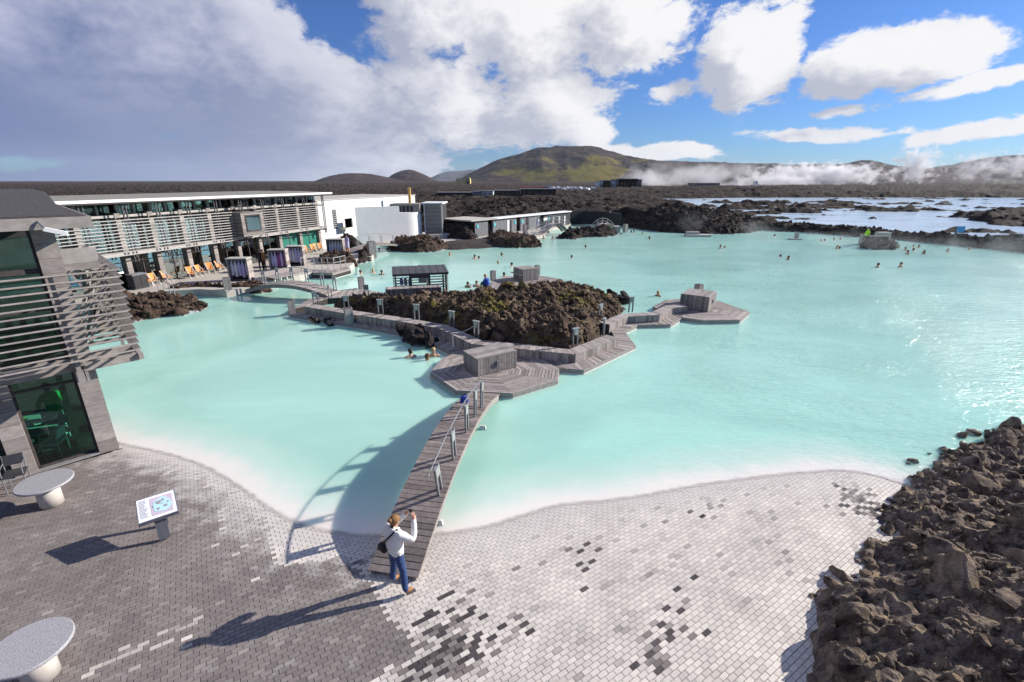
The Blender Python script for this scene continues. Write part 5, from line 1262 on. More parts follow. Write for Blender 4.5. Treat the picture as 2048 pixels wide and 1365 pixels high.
b = MB(); q = A(1222, 441, pts[3].y-1); b.tube([q+Vector((0, 0, -1)), q+Vector((0, 0, .6)), q+Vector((-.1, 0, 1.2)), q+Vector((-.3, 0, 1.4))], .10, 8); tag(b.build('flag_pole', steel, world=True), 'short pale bent pole beside the steep white footbridge', 'pole')
# ================================================================== people
def skin_mesh(J, Rd, bones, sub=2, root=None):
    keys = list(J); me = bpy.data.meshes.new('tmp'); me.from_pydata([tuple(J[k]) for k in keys], [(keys.index(a), keys.index(b)) for a, b in bones], [])
    o = bpy.data.objects.new('tmp', me); COL.objects.link(o)
    m = o.modifiers.new('s', 'SKIN'); m.use_smooth_shade = True; s = o.modifiers.new('u', 'SUBSURF'); s.levels = sub; s.render_levels = sub
    for i, k in enumerate(keys):
        r = Rd[k]; r = r if isinstance(r, tuple) else (r, r); me.skin_vertices[0].data[i].radius = r
        me.skin_vertices[0].data[i].use_root = (k == (root or keys[0]))
    dg = bpy.context.evaluated_depsgraph_get(); e = bpy.data.meshes.new_from_object(o.evaluated_get(dg))
    v = np.array([p.co[:] for p in e.vertices]); f = [tuple(p.vertices) for p in e.polygons]
    bpy.data.objects.remove(o); bpy.data.meshes.remove(me); bpy.data.meshes.remove(e)
    return v, f
def figure_mb(J, Rd, bones, region, sub=2):
    """region: {(a, b): material index} for the bones; faces take the nearest bone's material"""
    J = {k: Vector(v) for k, v in J.items()}; v, f = skin_mesh(J, Rd, bones, sub); b = MB(); base = len(b.v); b.v += [tuple(p) for p in v]
    rad = {k: (r if not isinstance(r, tuple) else max(r)) for k, r in Rd.items()}
    for q in f:
        c = Vector(v[list(q)].mean(0)); best = None
        for (a, e) in bones:
            p, d = J[a], J[e]-J[a]; t = max(0, min(1, (c-p).dot(d)/max(1e-9, d.length_squared))); rr = rad[a]*(1-t)+rad[e]*t
            k = (c-p-d*t).length/rr
            if best is None or k < best[0]: best = (k, (a, e), t)
        mi = region.get(best[1], 0)
        if callable(mi): mi = mi(c)
        b.f.append(tuple(i+base for i in q)); b.m.append(mi); b.t.append(.5)
    return b
BONES = [('pelvis', 'spine'), ('spine', 'chest'), ('chest', 'neck'), ('neck', 'head0'), ('head0', 'head1'), ('head1', 'head2')]
for s in 'LR': BONES += [('pelvis', 'hip'+s), ('hip'+s, 'knee'+s), ('knee'+s, 'ankle'+s), ('ankle'+s, 'toe'+s), ('chest', 'sh'+s), ('sh'+s, 'el'+s), ('el'+s, 'wr'+s), ('wr'+s, 'ha'+s)]
RAD = dict(pelvis=(.15, .115), spine=(.14, .105), chest=(.155, .11), neck=.052, head0=(.065, .075), head1=(.08, .098), head2=(.06, .075))
for s in 'LR': RAD.update({'hip'+s: .092, 'knee'+s: .062, 'ankle'+s: .052, 'toe'+s: (.042, .032), 'sh'+s: .068, 'el'+s: .050, 'wr'+s: .034, 'ha'+s: (.036, .022)})
def pose(**k):
    J = dict(pelvis=(0, 0, .93), spine=(0, 0, 1.12), chest=(0, 0, 1.31), neck=(0, .01, 1.45), head0=(0, .04, 1.52), head1=(0, .045, 1.60), head2=(0, .03, 1.67))
    for s, g in (('L', -1), ('R', 1)):
        J.update({'hip'+s: (g*.09, 0, .87), 'knee'+s: (g*.11, .03, .47), 'ankle'+s: (g*.12, -.01, .085), 'toe'+s: (g*.14, .15, .035), 'sh'+s: (g*.175, 0, 1.38), 'el'+s: (g*.24, -.01, 1.10), 'wr'+s: (g*.25, .06, .86), 'ha'+s: (g*.25, .09, .78)})
    J.update(k); return J
def region(top=0, legs=1, feet=2, sk=3, sleeves=None, shoe_from=None):
    r = {}
    for a, e in BONES: r[(a, e)] = top
    for s in 'LR':
        r[('hip'+s, 'knee'+s)] = legs; r[('knee'+s, 'ankle'+s)] = legs; r[('pelvis', 'hip'+s)] = legs; r[('ankle'+s, 'toe'+s)] = feet; r[('wr'+s, 'ha'+s)] = sk
        r[('el'+s, 'wr'+s)] = top if sleeves is None else sleeves
    for a, e in (('neck', 'head0'), ('head0', 'head1'), ('head1', 'head2')): r[(a, e)] = sk
    return r
def fingers(b, wrist, hand, palm_n, mi, curl=.5, k=1.0):
    """four unequal fingers and a thumb rooted in the palm"""
    w, h = Vector(wrist), Vector(hand); d = (h-w).normalized(); n = Vector(palm_n); n = (n-d*n.dot(d)).normalized(); sd = d.cross(n)
    for j, (off, L) in enumerate(((-.028, .070), (-.009, .082), (.010, .076), (.028, .058))):
        p = h+sd*off*k; q = p+(d*.55+n*.12)*L*k; r = q+(d*(1-curl)*.45+n*curl*.5)*L*k; b.tube([p-d*.02, p, q, r], [.0095*k, .0095*k, .0085*k, .0065*k], 6, mi)
    p = w+d*.03-sd*.03; b.tube([p, p-sd*.030*k+d*.02*k+n*.012, p-sd*.036*k+d*.05*k+n*.03*k], [.011*k, .0105*k, .008*k], 6, mi)
def face(b, c, fwd, mi_s, mi_d, k=1.0):
    c = Vector(c); f = Vector(fwd).normalized(); r = Vector((f.y, -f.x, 0)).normalized()
    b.ball(c+f*.098*k+Vector((0, 0, -.012)), (.016, .016, .024), 8, 5, mi_s)
    for s in (-1, 1):
        b.ball(c+f*.083*k+r*s*.033+Vector((0, 0, .014)), (.011, .011, .008), 6, 4, mi_d); b.ball(c+r*s*.083*k, (.014, .022, .033), 6, 5, mi_s)
    b.ball(c+f*.088*k+Vector((0, 0, -.052)), (.022, .01, .006), 6, 4, mi_d)
def hair_cap(c, fwd, m, parent, bun=None, k=1.0, long=0):
    c = Vector(c); f = Vector(fwd).normalized(); b = MB(); g = random.Random(3)
    b.ball(c-f*.018+Vector((0, 0, .030)), (.094*k, .104*k, .094*k), 14, 9)
    b.ball(c-f*.045+Vector((0, 0, -.02-long*.05)), (.080*k, .066*k, .075+long*.06), 12, 8)
    if bun: b.ball(c-f*.115+Vector((0, 0, .055)), (.048, .048, .045), 10, 7)
    b.v = [tuple(Vector(v)*(1)+Vector((g.gauss(0, .0025), g.gauss(0, .0025), g.gauss(0, .0025)))) for v in b.v]
    return b.build('hair', m, parent, smooth=True)

# the photographer on the paved shore
f1, f2 = G(790, 1166, .13), G(813, 1188, .13); mid = (f1+f2)/2; FA = R(-40)
ph = thing('person', 'person in white jacket and blue jeans photographing the lagoon at the footbridge foot', 'person', (mid.x-.03, mid.y, .125), FA)
sep_ = (f2-f1).length/2
J = pose(ankleL=(-.225, .02, .085), toeL=(-.225, .18, .035), kneeL=(-.165, .05, .48), ankleR=(.205, .0, .085), toeR=(.24, .16, .035), kneeR=(.155, .03, .48), hipL=(-.095, .0, .87), hipR=(.095, 0, .87),
         shL=(-.18, .02, 1.385), shR=(.18, .02, 1.385), elL=(-.30, .22, 1.24), wrL=(-.125, .385, 1.475), haL=(-.085, .41, 1.545), elR=(.33, .20, 1.22), wrR=(.135, .385, 1.475), haR=(.09, .41, 1.55),
         head0=(0, .05, 1.525), head1=(0, .06, 1.605), head2=(0, .04, 1.675))
RD = dict(RAD); RD.update(chest=(.185, .14), spine=(.175, .14), pelvis=(.165, .13), shL=.090, shR=.090, elL=.070, elR=.070, wrL=.048, wrR=.048, kneeL=.070, kneeR=.070, ankleL=.066, ankleR=.066, neck=.056)
rg = region(0, 1, 2, 3); rg[('pelvis', 'spine')] = lambda c: 0 if c.z > .90 else 1
b = figure_mb(J, RD, BONES, rg, 3)
_v = np.array(b.v); _m = (_v[:, 2] < 1.44) | (np.abs(_v[:, 0]) > .12); _w = fbm(_v*np.array([13, 13, 20.]), 3, .55, seed=70, ridged=True)*.011+fbm(_v*np.array([5, 5, 7.]), 2, seed=71)*.010
_c = np.array([.0, .02, 0]); _d = _v-_c; _d[:, 2] = 0; _d /= np.maximum(np.linalg.norm(_d, axis=1, keepdims=True), .02); _k = _m & ~((_v[:, 2] > 1.42) & (_v[:, 1] > .30)) & (_v[:, 2] > .1)
_v[_k] += _d[_k]*_w[_k, None]; b.v = [tuple(q) for q in _v]
face(b, (0, .06, 1.60), (0, 1, 0), 3, 4)
fingers(b, J['wrL'], J['haL'], (1, .1, 0), 3, .55); fingers(b, J['wrR'], J['haR'], (-1, .1, 0), 3, .35)
for s in (-1, 1): b.tube([(s*.10, .07, 1.455), (s*.07, -.055, 1.475), (0, -.075, 1.48)], [.028, .03, .03], 8, 0)   # collar
b.build('body', [jacket, denim, boot, skin, hair_d], ph, smooth=True)
hair_cap((0, .06, 1.60), (0, 1, 0), hair_g, ph, bun=True)
ph.scale = (.95,)*3
t = thing('compact_camera', 'small dark camera held up in both hands of the photographing person', 'camera', ph.location, FA); t.scale = ph.scale
b = MB(); b.box((0, .435, 1.575), (.105, .028, .065), None, 0, .5, taper=.003); b.build('body', black, t); b = MB(); b.tube([(.02, .45, 1.575), (.02, .475, 1.575)], .022, 12); b.build('lens', metal_dark, t)
t = thing('shoulder_bag', 'black shoulder bag hanging at the hip of the photographing person', 'bag', ph.location, FA); t.scale = ph.scale
b = MB(); b.ball((-.20, -.13, .98), (.115, .07, .12), 14, 9); b.box((-.20, -.17, 1.01), (.17, .07, .11), None, 0, .5, taper=.015); b.build('pouch', black, t, smooth=False)
b = MB(); b.tube([(-.21, -.10, 1.06), (-.13, -.165, 1.16), (.0, -.17, 1.30), (.09, -.12, 1.42), (.11, .0, 1.475), (.07, .11, 1.42), (-.05, .165, 1.27), (-.17, .13, 1.10), (-.21, .0, 1.02)], .019, 6); b.build('strap', black, t)

def standing(label, loc, rz, mats, hair, k=1.0, group=None, J=None, reg=None, sub=1, name='person'):
    t = thing(name, label, 'person', loc, rz, group); b = figure_mb(J or pose(), RAD, BONES, reg or region(), sub); face(b, Vector((J or pose())['head1']), (0, 1, 0), 3, 4)
    b.build('body', mats, t, smooth=True); hair_cap(Vector((J or pose())['head1']), (0, 1, 0), hair, t); t.scale = (k, k, k); return t
def cfw(x, y, z=0): c, s = math.cos(R(46)), math.sin(R(46)); return Vector((CF.location.x+x*c-y*s, CF.location.y+x*s+y*c, CF.location.z+z))
trouser = pmat('pale_trousers', (.42, .46, .50), (.52, .56, .60))
Js = pose(elL=(-.26, .10, 1.12), wrL=(-.17, .26, 1.05), haL=(-.12, .32, 1.06), elR=(.26, .1, 1.12), wrR=(.17, .26, 1.05), haR=(.12, .32, 1.06))
standing('person in a green top standing inside the cafe behind the glass by the tables', cfw(-1.05, 1.55, .05), R(70), [green_cloth, trouser, black, skin, hair_d], hair_b, J=Js, k=1.08)
# robed guest near the fourth robe stand
def robed(label, px, py, z, m, hr, k=1.0, rz=0):
    q = G(px, py, z); t = thing('person', label, 'person', q, rz); r = {x: 0 for x in BONES}
    for s in 'LR': r[('knee'+s, 'ankle'+s)] = 3; r[('ankle'+s, 'toe'+s)] = 3; r[('wr'+s, 'ha'+s)] = 3
    for a, e in (('neck', 'head0'), ('head0', 'head1'), ('head1', 'head2')): r[(a, e)] = 3
    RB = dict(RAD); RB.update(hipL=.135, hipR=.135, kneeL=.125, kneeR=.125, pelvis=(.18, .15), spine=(.17, .14)); J = pose(kneeL=(-.09, .02, .5), kneeR=(.09, .02, .5), elL=(-.27, .05, 1.12), wrL=(-.12, .2, 1.08), haL=(-.05, .22, 1.1))
    b = figure_mb(J, RB, BONES, r, 1); b.build('body', [m, m, m, skin, hair_d], t, smooth=True); hair_cap(J['head1'], (0, 1, 0), hr, t); t.scale = (k,)*3; return t
robed('person in a lavender bathrobe standing right of the last robe stand', 696, 506, TZ, robe_m, hair_d, 1.06, R(160))
robed('person in a white bathrobe standing before the changing rooms', 1075, 459.5, .4, robe_w, hair_b, 1.05, R(200))
sw_b = region(3, 1, 3, 3)
standing('bather in dark trunks standing at the changing room doorway, left of a pair', G(1036, 461.5, .35), R(150), [skin_t, black, skin_t, skin_t, hair_d], hair_d, 1.05, reg=sw_b)
standing('bather in red trunks standing at the changing room doorway, right of a pair', G(1041, 461, .35), R(200), [skin, robe_p, skin, skin, hair_d], hair_d, 1.02, reg=sw_b)
standing('person in dark clothes on the terrace left of the second robe stand', G(524, 541, TZ), R(200), [black, black, black, skin_t, hair_d], hair_d, 1.0)
standing('person in brown on the terrace beside the second robe stand', G(531, 541, TZ), R(150), [boot, black, black, skin_t, hair_d], hair_b, 1.0)
standing('dark clothed person standing under the bay box at the glass', G(492, 527, TZ), R(100), [black, metal_dark, black, skin_t, hair_d], hair_d, 1.0)
# seated figures
def seated_pose(): return pose(pelvis=(0, 0, .10), spine=(0, .02, .30), chest=(0, .07, .50), neck=(0, .11, .63), head0=(0, .15, .69), head1=(0, .165, .77), head2=(0, .16, .84),
    hipL=(-.10, .06, .09), hipR=(.10, .06, .09), kneeL=(-.14, .36, .34), kneeR=(.14, .36, .34), ankleL=(-.12, .42, .0), ankleR=(.12, .42, .0), toeL=(-.12, .56, -.02), toeR=(.12, .56, -.02),
    shL=(-.19, .06, .57), shR=(.19, .06, .57), elL=(-.26, .2, .36), elR=(.26, .2, .36), wrL=(-.12, .36, .36), wrR=(.12, .36, .36), haL=(-.05, .40, .37), haR=(.05, .40, .37))
t = standing('person in a puffy blue jacket sitting at the edge of the far deck', G(975, 577, DZ)+Vector((0, 0, .02)), R(60), [blue_cloth, black, black, skin, hair_l], hair_l, 1.12, J=seated_pose())
b = MB()
for k in range(5): b.lathe((0, .02+k*.012, .14+k*.09), [(.15, 0), (.19, .045), (.15, .09)], 12)
b.build('jacket_quilting', blue_cloth, t, smooth=True)
Jh = pose(pelvis=(0, -.05, .75), hipL=(-.09, .0, .72), hipR=(.09, 0, .72), kneeL=(-.12, .30, .50), kneeR=(.12, .30, .50), ankleL=(-.12, .25, .08), ankleR=(.12, .25, .08), toeL=(-.13, .4, .03), toeR=(.13, .4, .03), spine=(0, -.03, .95), chest=(0, 0, 1.14), neck=(0, .02, 1.28), head0=(0, .05, 1.35), head1=(0, .055, 1.43), head2=(0, .04, 1.5),
    shL=(-.19, 0, 1.21), shR=(.19, 0, 1.21), elL=(-.25, .06, .95), elR=(.25, .06, .95), wrL=(-.15, .25, .82), wrR=(.15, .25, .82), haL=(-.1, .3, .78), haR=(.1, .3, .78))
q = G(1731, 487, .3); t = thing('person', 'lifeguard in a bright yellow hooded jacket sitting on a box out in the misty lagoon', 'person', q, R(100)); rg = region(0, 1, 1, 0)
b = figure_mb(Jh, dict(RAD, head1=(.11, .12), head2=(.09, .1), chest=(.19, .14), spine=(.18, .13)), BONES, rg, 1); b.build('body', [hivis, metal_dark], t, smooth=True); t.scale = (1.15,)*3
b = MB(); b.ball((0, .13, 1.43), (.06, .04, .07), 8, 6); b.build('face', skin, t, smooth=True)
q = G(1748, 489, 0); b = MB(); b.box((q.x, q.y, .5), (2.2, 1.6, 1.0), None, 0, .4, taper=.05); o = b.build('platform', dark_panel, world=True); tag(o, 'dark square platform in the lagoon on which the yellow lifeguard sits', 'platform')
q = G(1760, 484, 0); b = MB(); b.box((q.x+.6, q.y+.6, .55), (1.5, .9, 1.2)); tag(b.build('pump_box', concrete, world=True), 'grey pump box behind the yellow lifeguard', 'box')
q = G(1917, 476, .9); t = thing('notice_board', 'blue notice board on the causeway right of the lifeguard', 'sign', (q.x, q.y, .9)); b = MB(); b.box((0, 0, 1.0), (.9, .06, .7)); b.build('board', pmat('blue_board', (.10, .40, .72), (.12, .44, .78)), t); b = MB(); b.box((-.4, .05, .5), (.06, .06, 1.0)); b.build('leg', metal, t); b = MB(); b.box((.4, .05, .5), (.06, .06, 1.0)); b.build('leg', metal, t)
q = G(2032, 487, .9); t = thing('notice_board', 'small dark bench like board at the far right end of the causeway', 'sign', (q.x, q.y, .8)); b = MB(); b.box((0, 0, .9), (1.0, .06, .4)); b.build('board', metal_dark, t)
for s in (-.4, .4):
    b = MB(); b.box((s, .05, .45), (.07, .07, .9)); b.build('leg', metal_dark, t)
for px, py, lb in ((1488, 451, 'pale box on a post on the causeway, nearest the lava ridge'), (1594, 468, 'white ladder platform at the causeway edge, pale steps at the water')):
    q = G(px, py, .7); t = thing('landing_post', lb, 'post', (q.x, q.y, -.1)); b = MB(); b.box((0, 0, .5), (.45, .3, 1.0)); b.build('box', concrete, t); b = MB(); b.box((-.5, -.6, .15), (1.5, .7, .2)); b.build('step', steel, t)

# bathers: a few bodies, each bather its own copy
BJ = dict(chest=(0, 0, -.16), neck=(0, .02, .01), head0=(0, .05, .07), head1=(0, .055, .155), head2=(0, .03, .225), belly=(0, 0, -.38), shL=(-.18, 0, -.06), shR=(.18, 0, -.06), elL=(-.26, .10, -.28), elR=(.26, .1, -.28))
BB = [('belly', 'chest'), ('chest', 'neck'), ('neck', 'head0'), ('head0', 'head1'), ('head1', 'head2'), ('chest', 'shL'), ('chest', 'shR'), ('shL', 'elL'), ('shR', 'elR')]
BR = dict(chest=(.155, .10), belly=(.14, .1), neck=.055, head0=(.07, .08), head1=(.085, .105), head2=(.065, .08), shL=.07, shR=.07, elL=.052, elR=.052)
BODY = []
for sk in (skin, skin_t):
    b = figure_mb(BJ, BR, BB, {}, 2); face(b, (0, .055, .15), (0, 1, 0), 0, 1); BODY.append(b.mesh('body', [sk, hair_d], smooth=True))
HAIR = []
for hm in (hair_d, hair_b, hair_l, hair_d):
    b = MB(); c = Vector((0, .04, .185)); b.ball(c, (.098, .11, .095), 12, 8); b.ball((0, -.01, .13), (.085, .075, .09), 10, 7); HAIR.append(b.mesh('hair', hm, smooth=True))
BATH = [  # pixel of the head, lift of the shoulders out of the water, heading, scale, words
    (821, 703, .12, 30, 1, 'leftmost of the three bathers near the crusted rocks, shoulders out, looking away'), (853, 713, .02, 300, 1, 'bather low in the water nearest the box deck, head just above the surface'), (866, 700, .16, 200, 1, 'bather sitting up bare chested against the crusted rocks'),
    (624, 637, .05, 120, 1, 'bather resting on the walk by the small black rocks, left of two'), (632, 641, .03, 60, 1, 'dark haired bather close beside the small black rocks'),
    (721.6, 543, .08, 90, 1, 'left one of three bathers between the railed landing and the bar kiosk'), (746, 540.5, .08, 40, 1, 'middle one of three bathers between the railed landing and the bar kiosk'), (763, 543.4, .10, 200, 1, 'right one of three bathers between the railed landing and the bar kiosk'),
    (758, 498, .0, 10, 1, 'bather in the shade under the footbridge by the white building'), (839, 532.6, .10, 180, 1, 'bather whose head shows just above the roof of the bar kiosk'), (900, 507, .10, 60, 1, 'lone bather in front of the black sand spit'),
    (949, 512, .12, 220, 1, 'taller one of a pair of bathers off the tip of the black sand spit'), (958, 515, .0, 20, 1, 'lower one of a pair of bathers off the tip of the black sand spit'), (1004, 508, .05, 100, 1, 'bather off the right end of the rocky spit'),
    (997, 524, .03, 100, 1, 'bather with only the head showing, left of two beyond the far deck'), (1022.7, 528, .10, 250, 1, 'bather with bare shoulders, right of two beyond the far deck'), (936, 567, .14, 160, 1, 'bather half hidden behind the island lava left of the blue jacket'),
    (953, 565, .16, 190, 1, 'bare chested bather facing the person in blue'), (971, 558, .04, 200, 1, 'blond bather right behind the person in blue'), (1008.5, 548, .06, 40, 1, 'bather leaning on the far deck left of its box'),
    (1143.6, 513, .02, 0, 1, 'bather alone in the middle of the open lagoon, nearer one of two'), (1172, 492.7, .08, 90, 1, 'bather alone in the open lagoon, farther one of two'), (1317, 585, .10, 130, 1, 'bather swimming left of the lone eastern deck'),
    (1087, 473.5, .14, 180, 1, 'bather sitting at the end of the ramp, left of two'), (1105, 474.5, .10, 150, 1, 'bather at the dark islet, right of two by the ramp'), (1164, 452, .16, 160, 1, 'bather up to the waist in the inner pool before the dark wall'), (1151, 455, .05, 160, 1, 'bather low in the inner pool before the dark wall'),
    (1243, 467.5, .04, 90, 1, 'bather beside the concrete block of the steep white footbridge'), (1263, 463, .06, 90, 1, 'bather left of two before the eastern lava ridge'), (1268.5, 462.7, .10, 90, 1, 'bather right of two before the eastern lava ridge'), (1286, 466, .02, 90, 1, 'bather low in the water below the eastern lava ridge'),
    (1299.5, 475, .12, 90, 1, 'bather out in open water in front of the eastern lava ridge'), (1397.4, 468, .12, 200, 1, 'bather beside the pale landing at the foot of the ridge'), (1441, 492, .14, 200, 1, 'taller one of a pair of bathers in the middle distance right of the ridge'), (1450, 493.5, .02, 20, 1, 'lower one of a pair of bathers in the middle distance right of the ridge'),
    (1550, 470.5, .04, 60, 1, 'bather near the causeway left of the pale steps'), (1562, 511.6, .02, 90, 1, 'left bather of a close pair in the rippled water'), (1576.6, 514, .12, 270, 1, 'right bather of a close pair in the rippled water, shoulders out'), (1643, 480, .03, 60, 1, 'left one of two heads left of the lifeguard'), (1650, 480, .05, 60, 1, 'right one of two heads left of the lifeguard'),
    (1668.6, 477.5, .08, 60, 1, 'bather by the causeway, farther left of the lifeguard bollard'), (1681.6, 477.5, .06, 60, 1, 'bather by the causeway, close left of the lifeguard bollard'), (1674.6, 492.3, .12, 200, 1, 'upper bather of two in front of the lifeguard bollard'), (1680, 495.5, .0, 10, 1, 'lower bather of two in front of the lifeguard bollard'),
    (1756, 528.7, .12, 260, 1, 'nearer left bather of two on the right side of the lagoon'), (1802, 527, .18, 200, 1, 'nearer right bather of two on the right side of the lagoon'), (1798.7, 491, .10, 90, 1, 'bather in the mist right beside the lifeguard islet'), (1812, 496.5, .08, 90, 1, 'bather in the mist just right of the lifeguard islet'),
    (1816.7, 503, .14, 90, 1, 'bather in the mist with shoulders out below the lifeguard islet'), (1828, 498.5, .03, 90, 1, 'bather low in the mist, nearer one of a stacked pair'), (1828, 491, .05, 90, 1, 'bather in the mist, farther one of a stacked pair'), (1839, 491.7, .10, 90, 1, 'bather in thick mist near the causeway'),
    (1849.6, 503, .12, 90, 1, 'bather facing left in the mist, out beyond the islet'), (1896.8, 499.5, .10, 90, 1, 'bather alone below the blue notice board'), (1939.5, 497, .06, 90, 1, 'rightmost bather, faint in the mist by the causeway')]
for i, (px, py, lift, hd, k, lb) in enumerate(BATH):
    q = G(px, py, .16+lift); t = thing('person', lb, 'person', (q.x, q.y, lift), R(hd), 'bathers in the lagoon')
    inst(BODY[i*7 % 3 % 2], 'body', t); inst(HAIR[i*5 % 4 if 'blond' not in lb else 2], 'hair', t); t.scale = (1.06,)*3

# ================================================================== things on the plaza
granite = pmat('speckled_granite', (.20, .20, .22), (.48, .47, .48), scale=70, rough=.55, contrast=.16, detail=2)
ped = pmat('cast_pedestal', (.46, .42, .38), (.56, .52, .48), scale=6, rough=.85, bump=.12)
def stone_table(label, px, py, r=.53):
    q = G(px, py, .74); t = thing('stone_table', label, 'table', (q.x, q.y, .12), 0, 'round stone tables on the plaza')
    b = MB(); b.lathe((0, 0, .57), [(r-.012, 0), (r, .012), (r, .042), (r-.012, .055), (.01, .055)], 56); b.build('tabletop', granite, t)
    b = MB(); b.lathe((0, 0, 0), [(.225, 0), (.222, .3), (.205, .57)], 32); b.build('pedestal', ped, t, smooth=True)
stone_table('round granite topped table on a drum pedestal near the cafe glass', 88, 963); stone_table('round granite topped table on a drum pedestal, cut off by the lower left corner', 58, 1293, .52)
sc_ = Vector((-7.55, 8.44, 0)); t = thing('info_sign', 'slanted information panel with a map on a grey stand on the dark paving', 'sign', (sc_.x, sc_.y, .125), R(38))
signm = pmat('sign_steel', (.10, .11, .14), (.15, .16, .19), scale=6, rough=.5, spec=.5, metal=.2)
for y in (-.16, .40):
    b = MB(); b.box((0, y, .30), (.20, .05, .60), None, 0, .5, taper=.004); b.build('leg', signm, t)
M = Euler((R(18), 0, 0)).to_matrix(); pc = Vector((0, .06, .66))
b = MB(); b.box(pc, (.70, .66, .08), M, 0, .5, taper=.004); b.build('panel', signm, t)
def onp(x, y, z=.044): return pc+M @ Vector((x, y, z))
def sheet(pts, z, m, name):
    b = MB(); vs = [onp(x, y, z) for x, y in pts]; b.add(vs, [tuple(range(len(vs)))]); return b.build(name, m, t)
prn = lambda n, c: pmat(n, c, tuple(min(1, x*1.15) for x in c), scale=9, rough=.35, spec=.5)
sheet([(-.33, -.31), (.33, -.31), (.33, .31), (-.33, .31)], .0435, prn('print_white', (.74, .76, .80)), 'print')
sheet([(-.10, -.24), (.27, -.25), (.29, .24), (-.11, .25)], .0470, prn('print_mauve', (.50, .42, .50)), 'map_print')
g = random.Random(4); blob = [(.09+(.15+.05*g.random())*math.cos(a), .01+(.17+.06*g.random())*math.sin(a)) for a in np.linspace(0, 6.0, 13)]
sheet(blob, .0505, prn('print_cyan', (.42, .64, .72)), 'map_print')
for k, (cx, cy, rr) in enumerate(((.04, .08, .05), (.15, -.06, .035), (.12, .12, .028), (.20, .03, .02), (.02, -.09, .03), (-.06, .0, .018), (.10, .02, .015))): sheet([(cx+rr*math.cos(a)*(1+.3*math.sin(3*a)), cy+rr*math.sin(a)) for a in np.linspace(0, 5.6, 9)], .0540, prn('print_land%d' % k, (.30, .26, .28)), 'map_print')
b = MB()
for k in range(13):
    w = .15*(.6+.4*g.random()); y = .24-k*.038; vs = [onp(x, yy, .047) for x, yy in ((-.30, y), (-.30+w, y), (-.30+w, y+.013), (-.30, y+.013))]; b.add(vs, [(0, 1, 2, 3)])
b.build('text_lines', prn('print_ink', (.10, .11, .14)), t)

def cafe_chair(loc, rz, label, m_seat, m_leg, group, slats=True):
    t = thing('cafe_chair', label, 'chair', loc, rz, group)
    b = MB(); b.box((0, 0, .45), (.44, .42, .03), None, 0, .5, taper=.004); b.build('seat', m_seat, t)
    for x in (-.19, .19):
        b = MB(); b.tube([(x, .19, 0), (x, .19, .45), (x, .17, .66), (x, -.16, .67)], .014, 6); b.build('leg', m_leg, t)
        b = MB(); b.tube([(x, -.20, 0), (x, -.17, .45), (x, -.24, .86)], .014, 6); b.build('leg', m_leg, t)
    b = MB(); b.box((0, -.215, .72), (.40, .02, .26), Euler((R(10), 0, 0)).to_matrix()); b.build('backrest', m_seat, t)
    return t
white_pl = pmat('white_plastic', (.62, .66, .66), (.70, .74, .74), rough=.5)
teal_top = pmat('pale_laminate', (.42, .55, .55), (.50, .62, .62), rough=.4)
cafe_chair(cfw(-2.05, -.62, .02), R(215), 'dark metal garden chair outside the cafe glass, at the left edge', metal_dark, metal, None)
def cafe_table(x, y, label, w=.95, d=.75):
    t = thing('cafe_table', label, 'table', cfw(x, y, .05), R(46), 'tables inside the cafe'); b = MB(); b.box((0, 0, .73), (w, d, .035), None, 0, .5, taper=.006); b.build('tabletop', teal_top, t)
    b = MB(); b.lathe((0, 0, 0), [(.26, 0), (.26, .02), (.04, .04), (.04, .72)], 14); b.build('pedestal', metal, t)
cafe_table(-1.55, 1.05, 'pale cafe table nearest the lower glass pane'); cafe_table(-1.85, 2.15, 'pale cafe table farther in, with a yellow green item on it'); cafe_table(-3.0, 1.1, 'pale cafe table left of the near pillar')
b = MB(); q = cfw(-1.85, 2.15, .82); b.ball(q, (.16, .12, .05), 8, 5); b.ball(q+Vector((.1, .05, .02)), (.1, .09, .05), 8, 5); tag(b.build('salad_plate', pmat('lime_leaf', (.30, .42, .02), (.42, .55, .05)), world=True), 'yellow green salad on the farther cafe table', 'plate')
for x, y, rz, lb in ((-1.25, .62, 60, 'white cafe chair in front of the near table, close to the glass'), (-1.0, 1.25, 140, 'white cafe chair between the near table and the person in green'), (-1.75, 1.60, 200, 'white cafe chair behind the near table'), (-2.1, 1.0, 270, 'white cafe chair left of the near table'), (-1.4, 2.5, 100, 'white cafe chair by the farther table'), (-2.6, .7, 20, 'white cafe chair left of the near pillar')):
    cafe_chair(cfw(x, y, .05), R(46+rz), lb, white_pl, steel, 'white chairs inside the cafe')

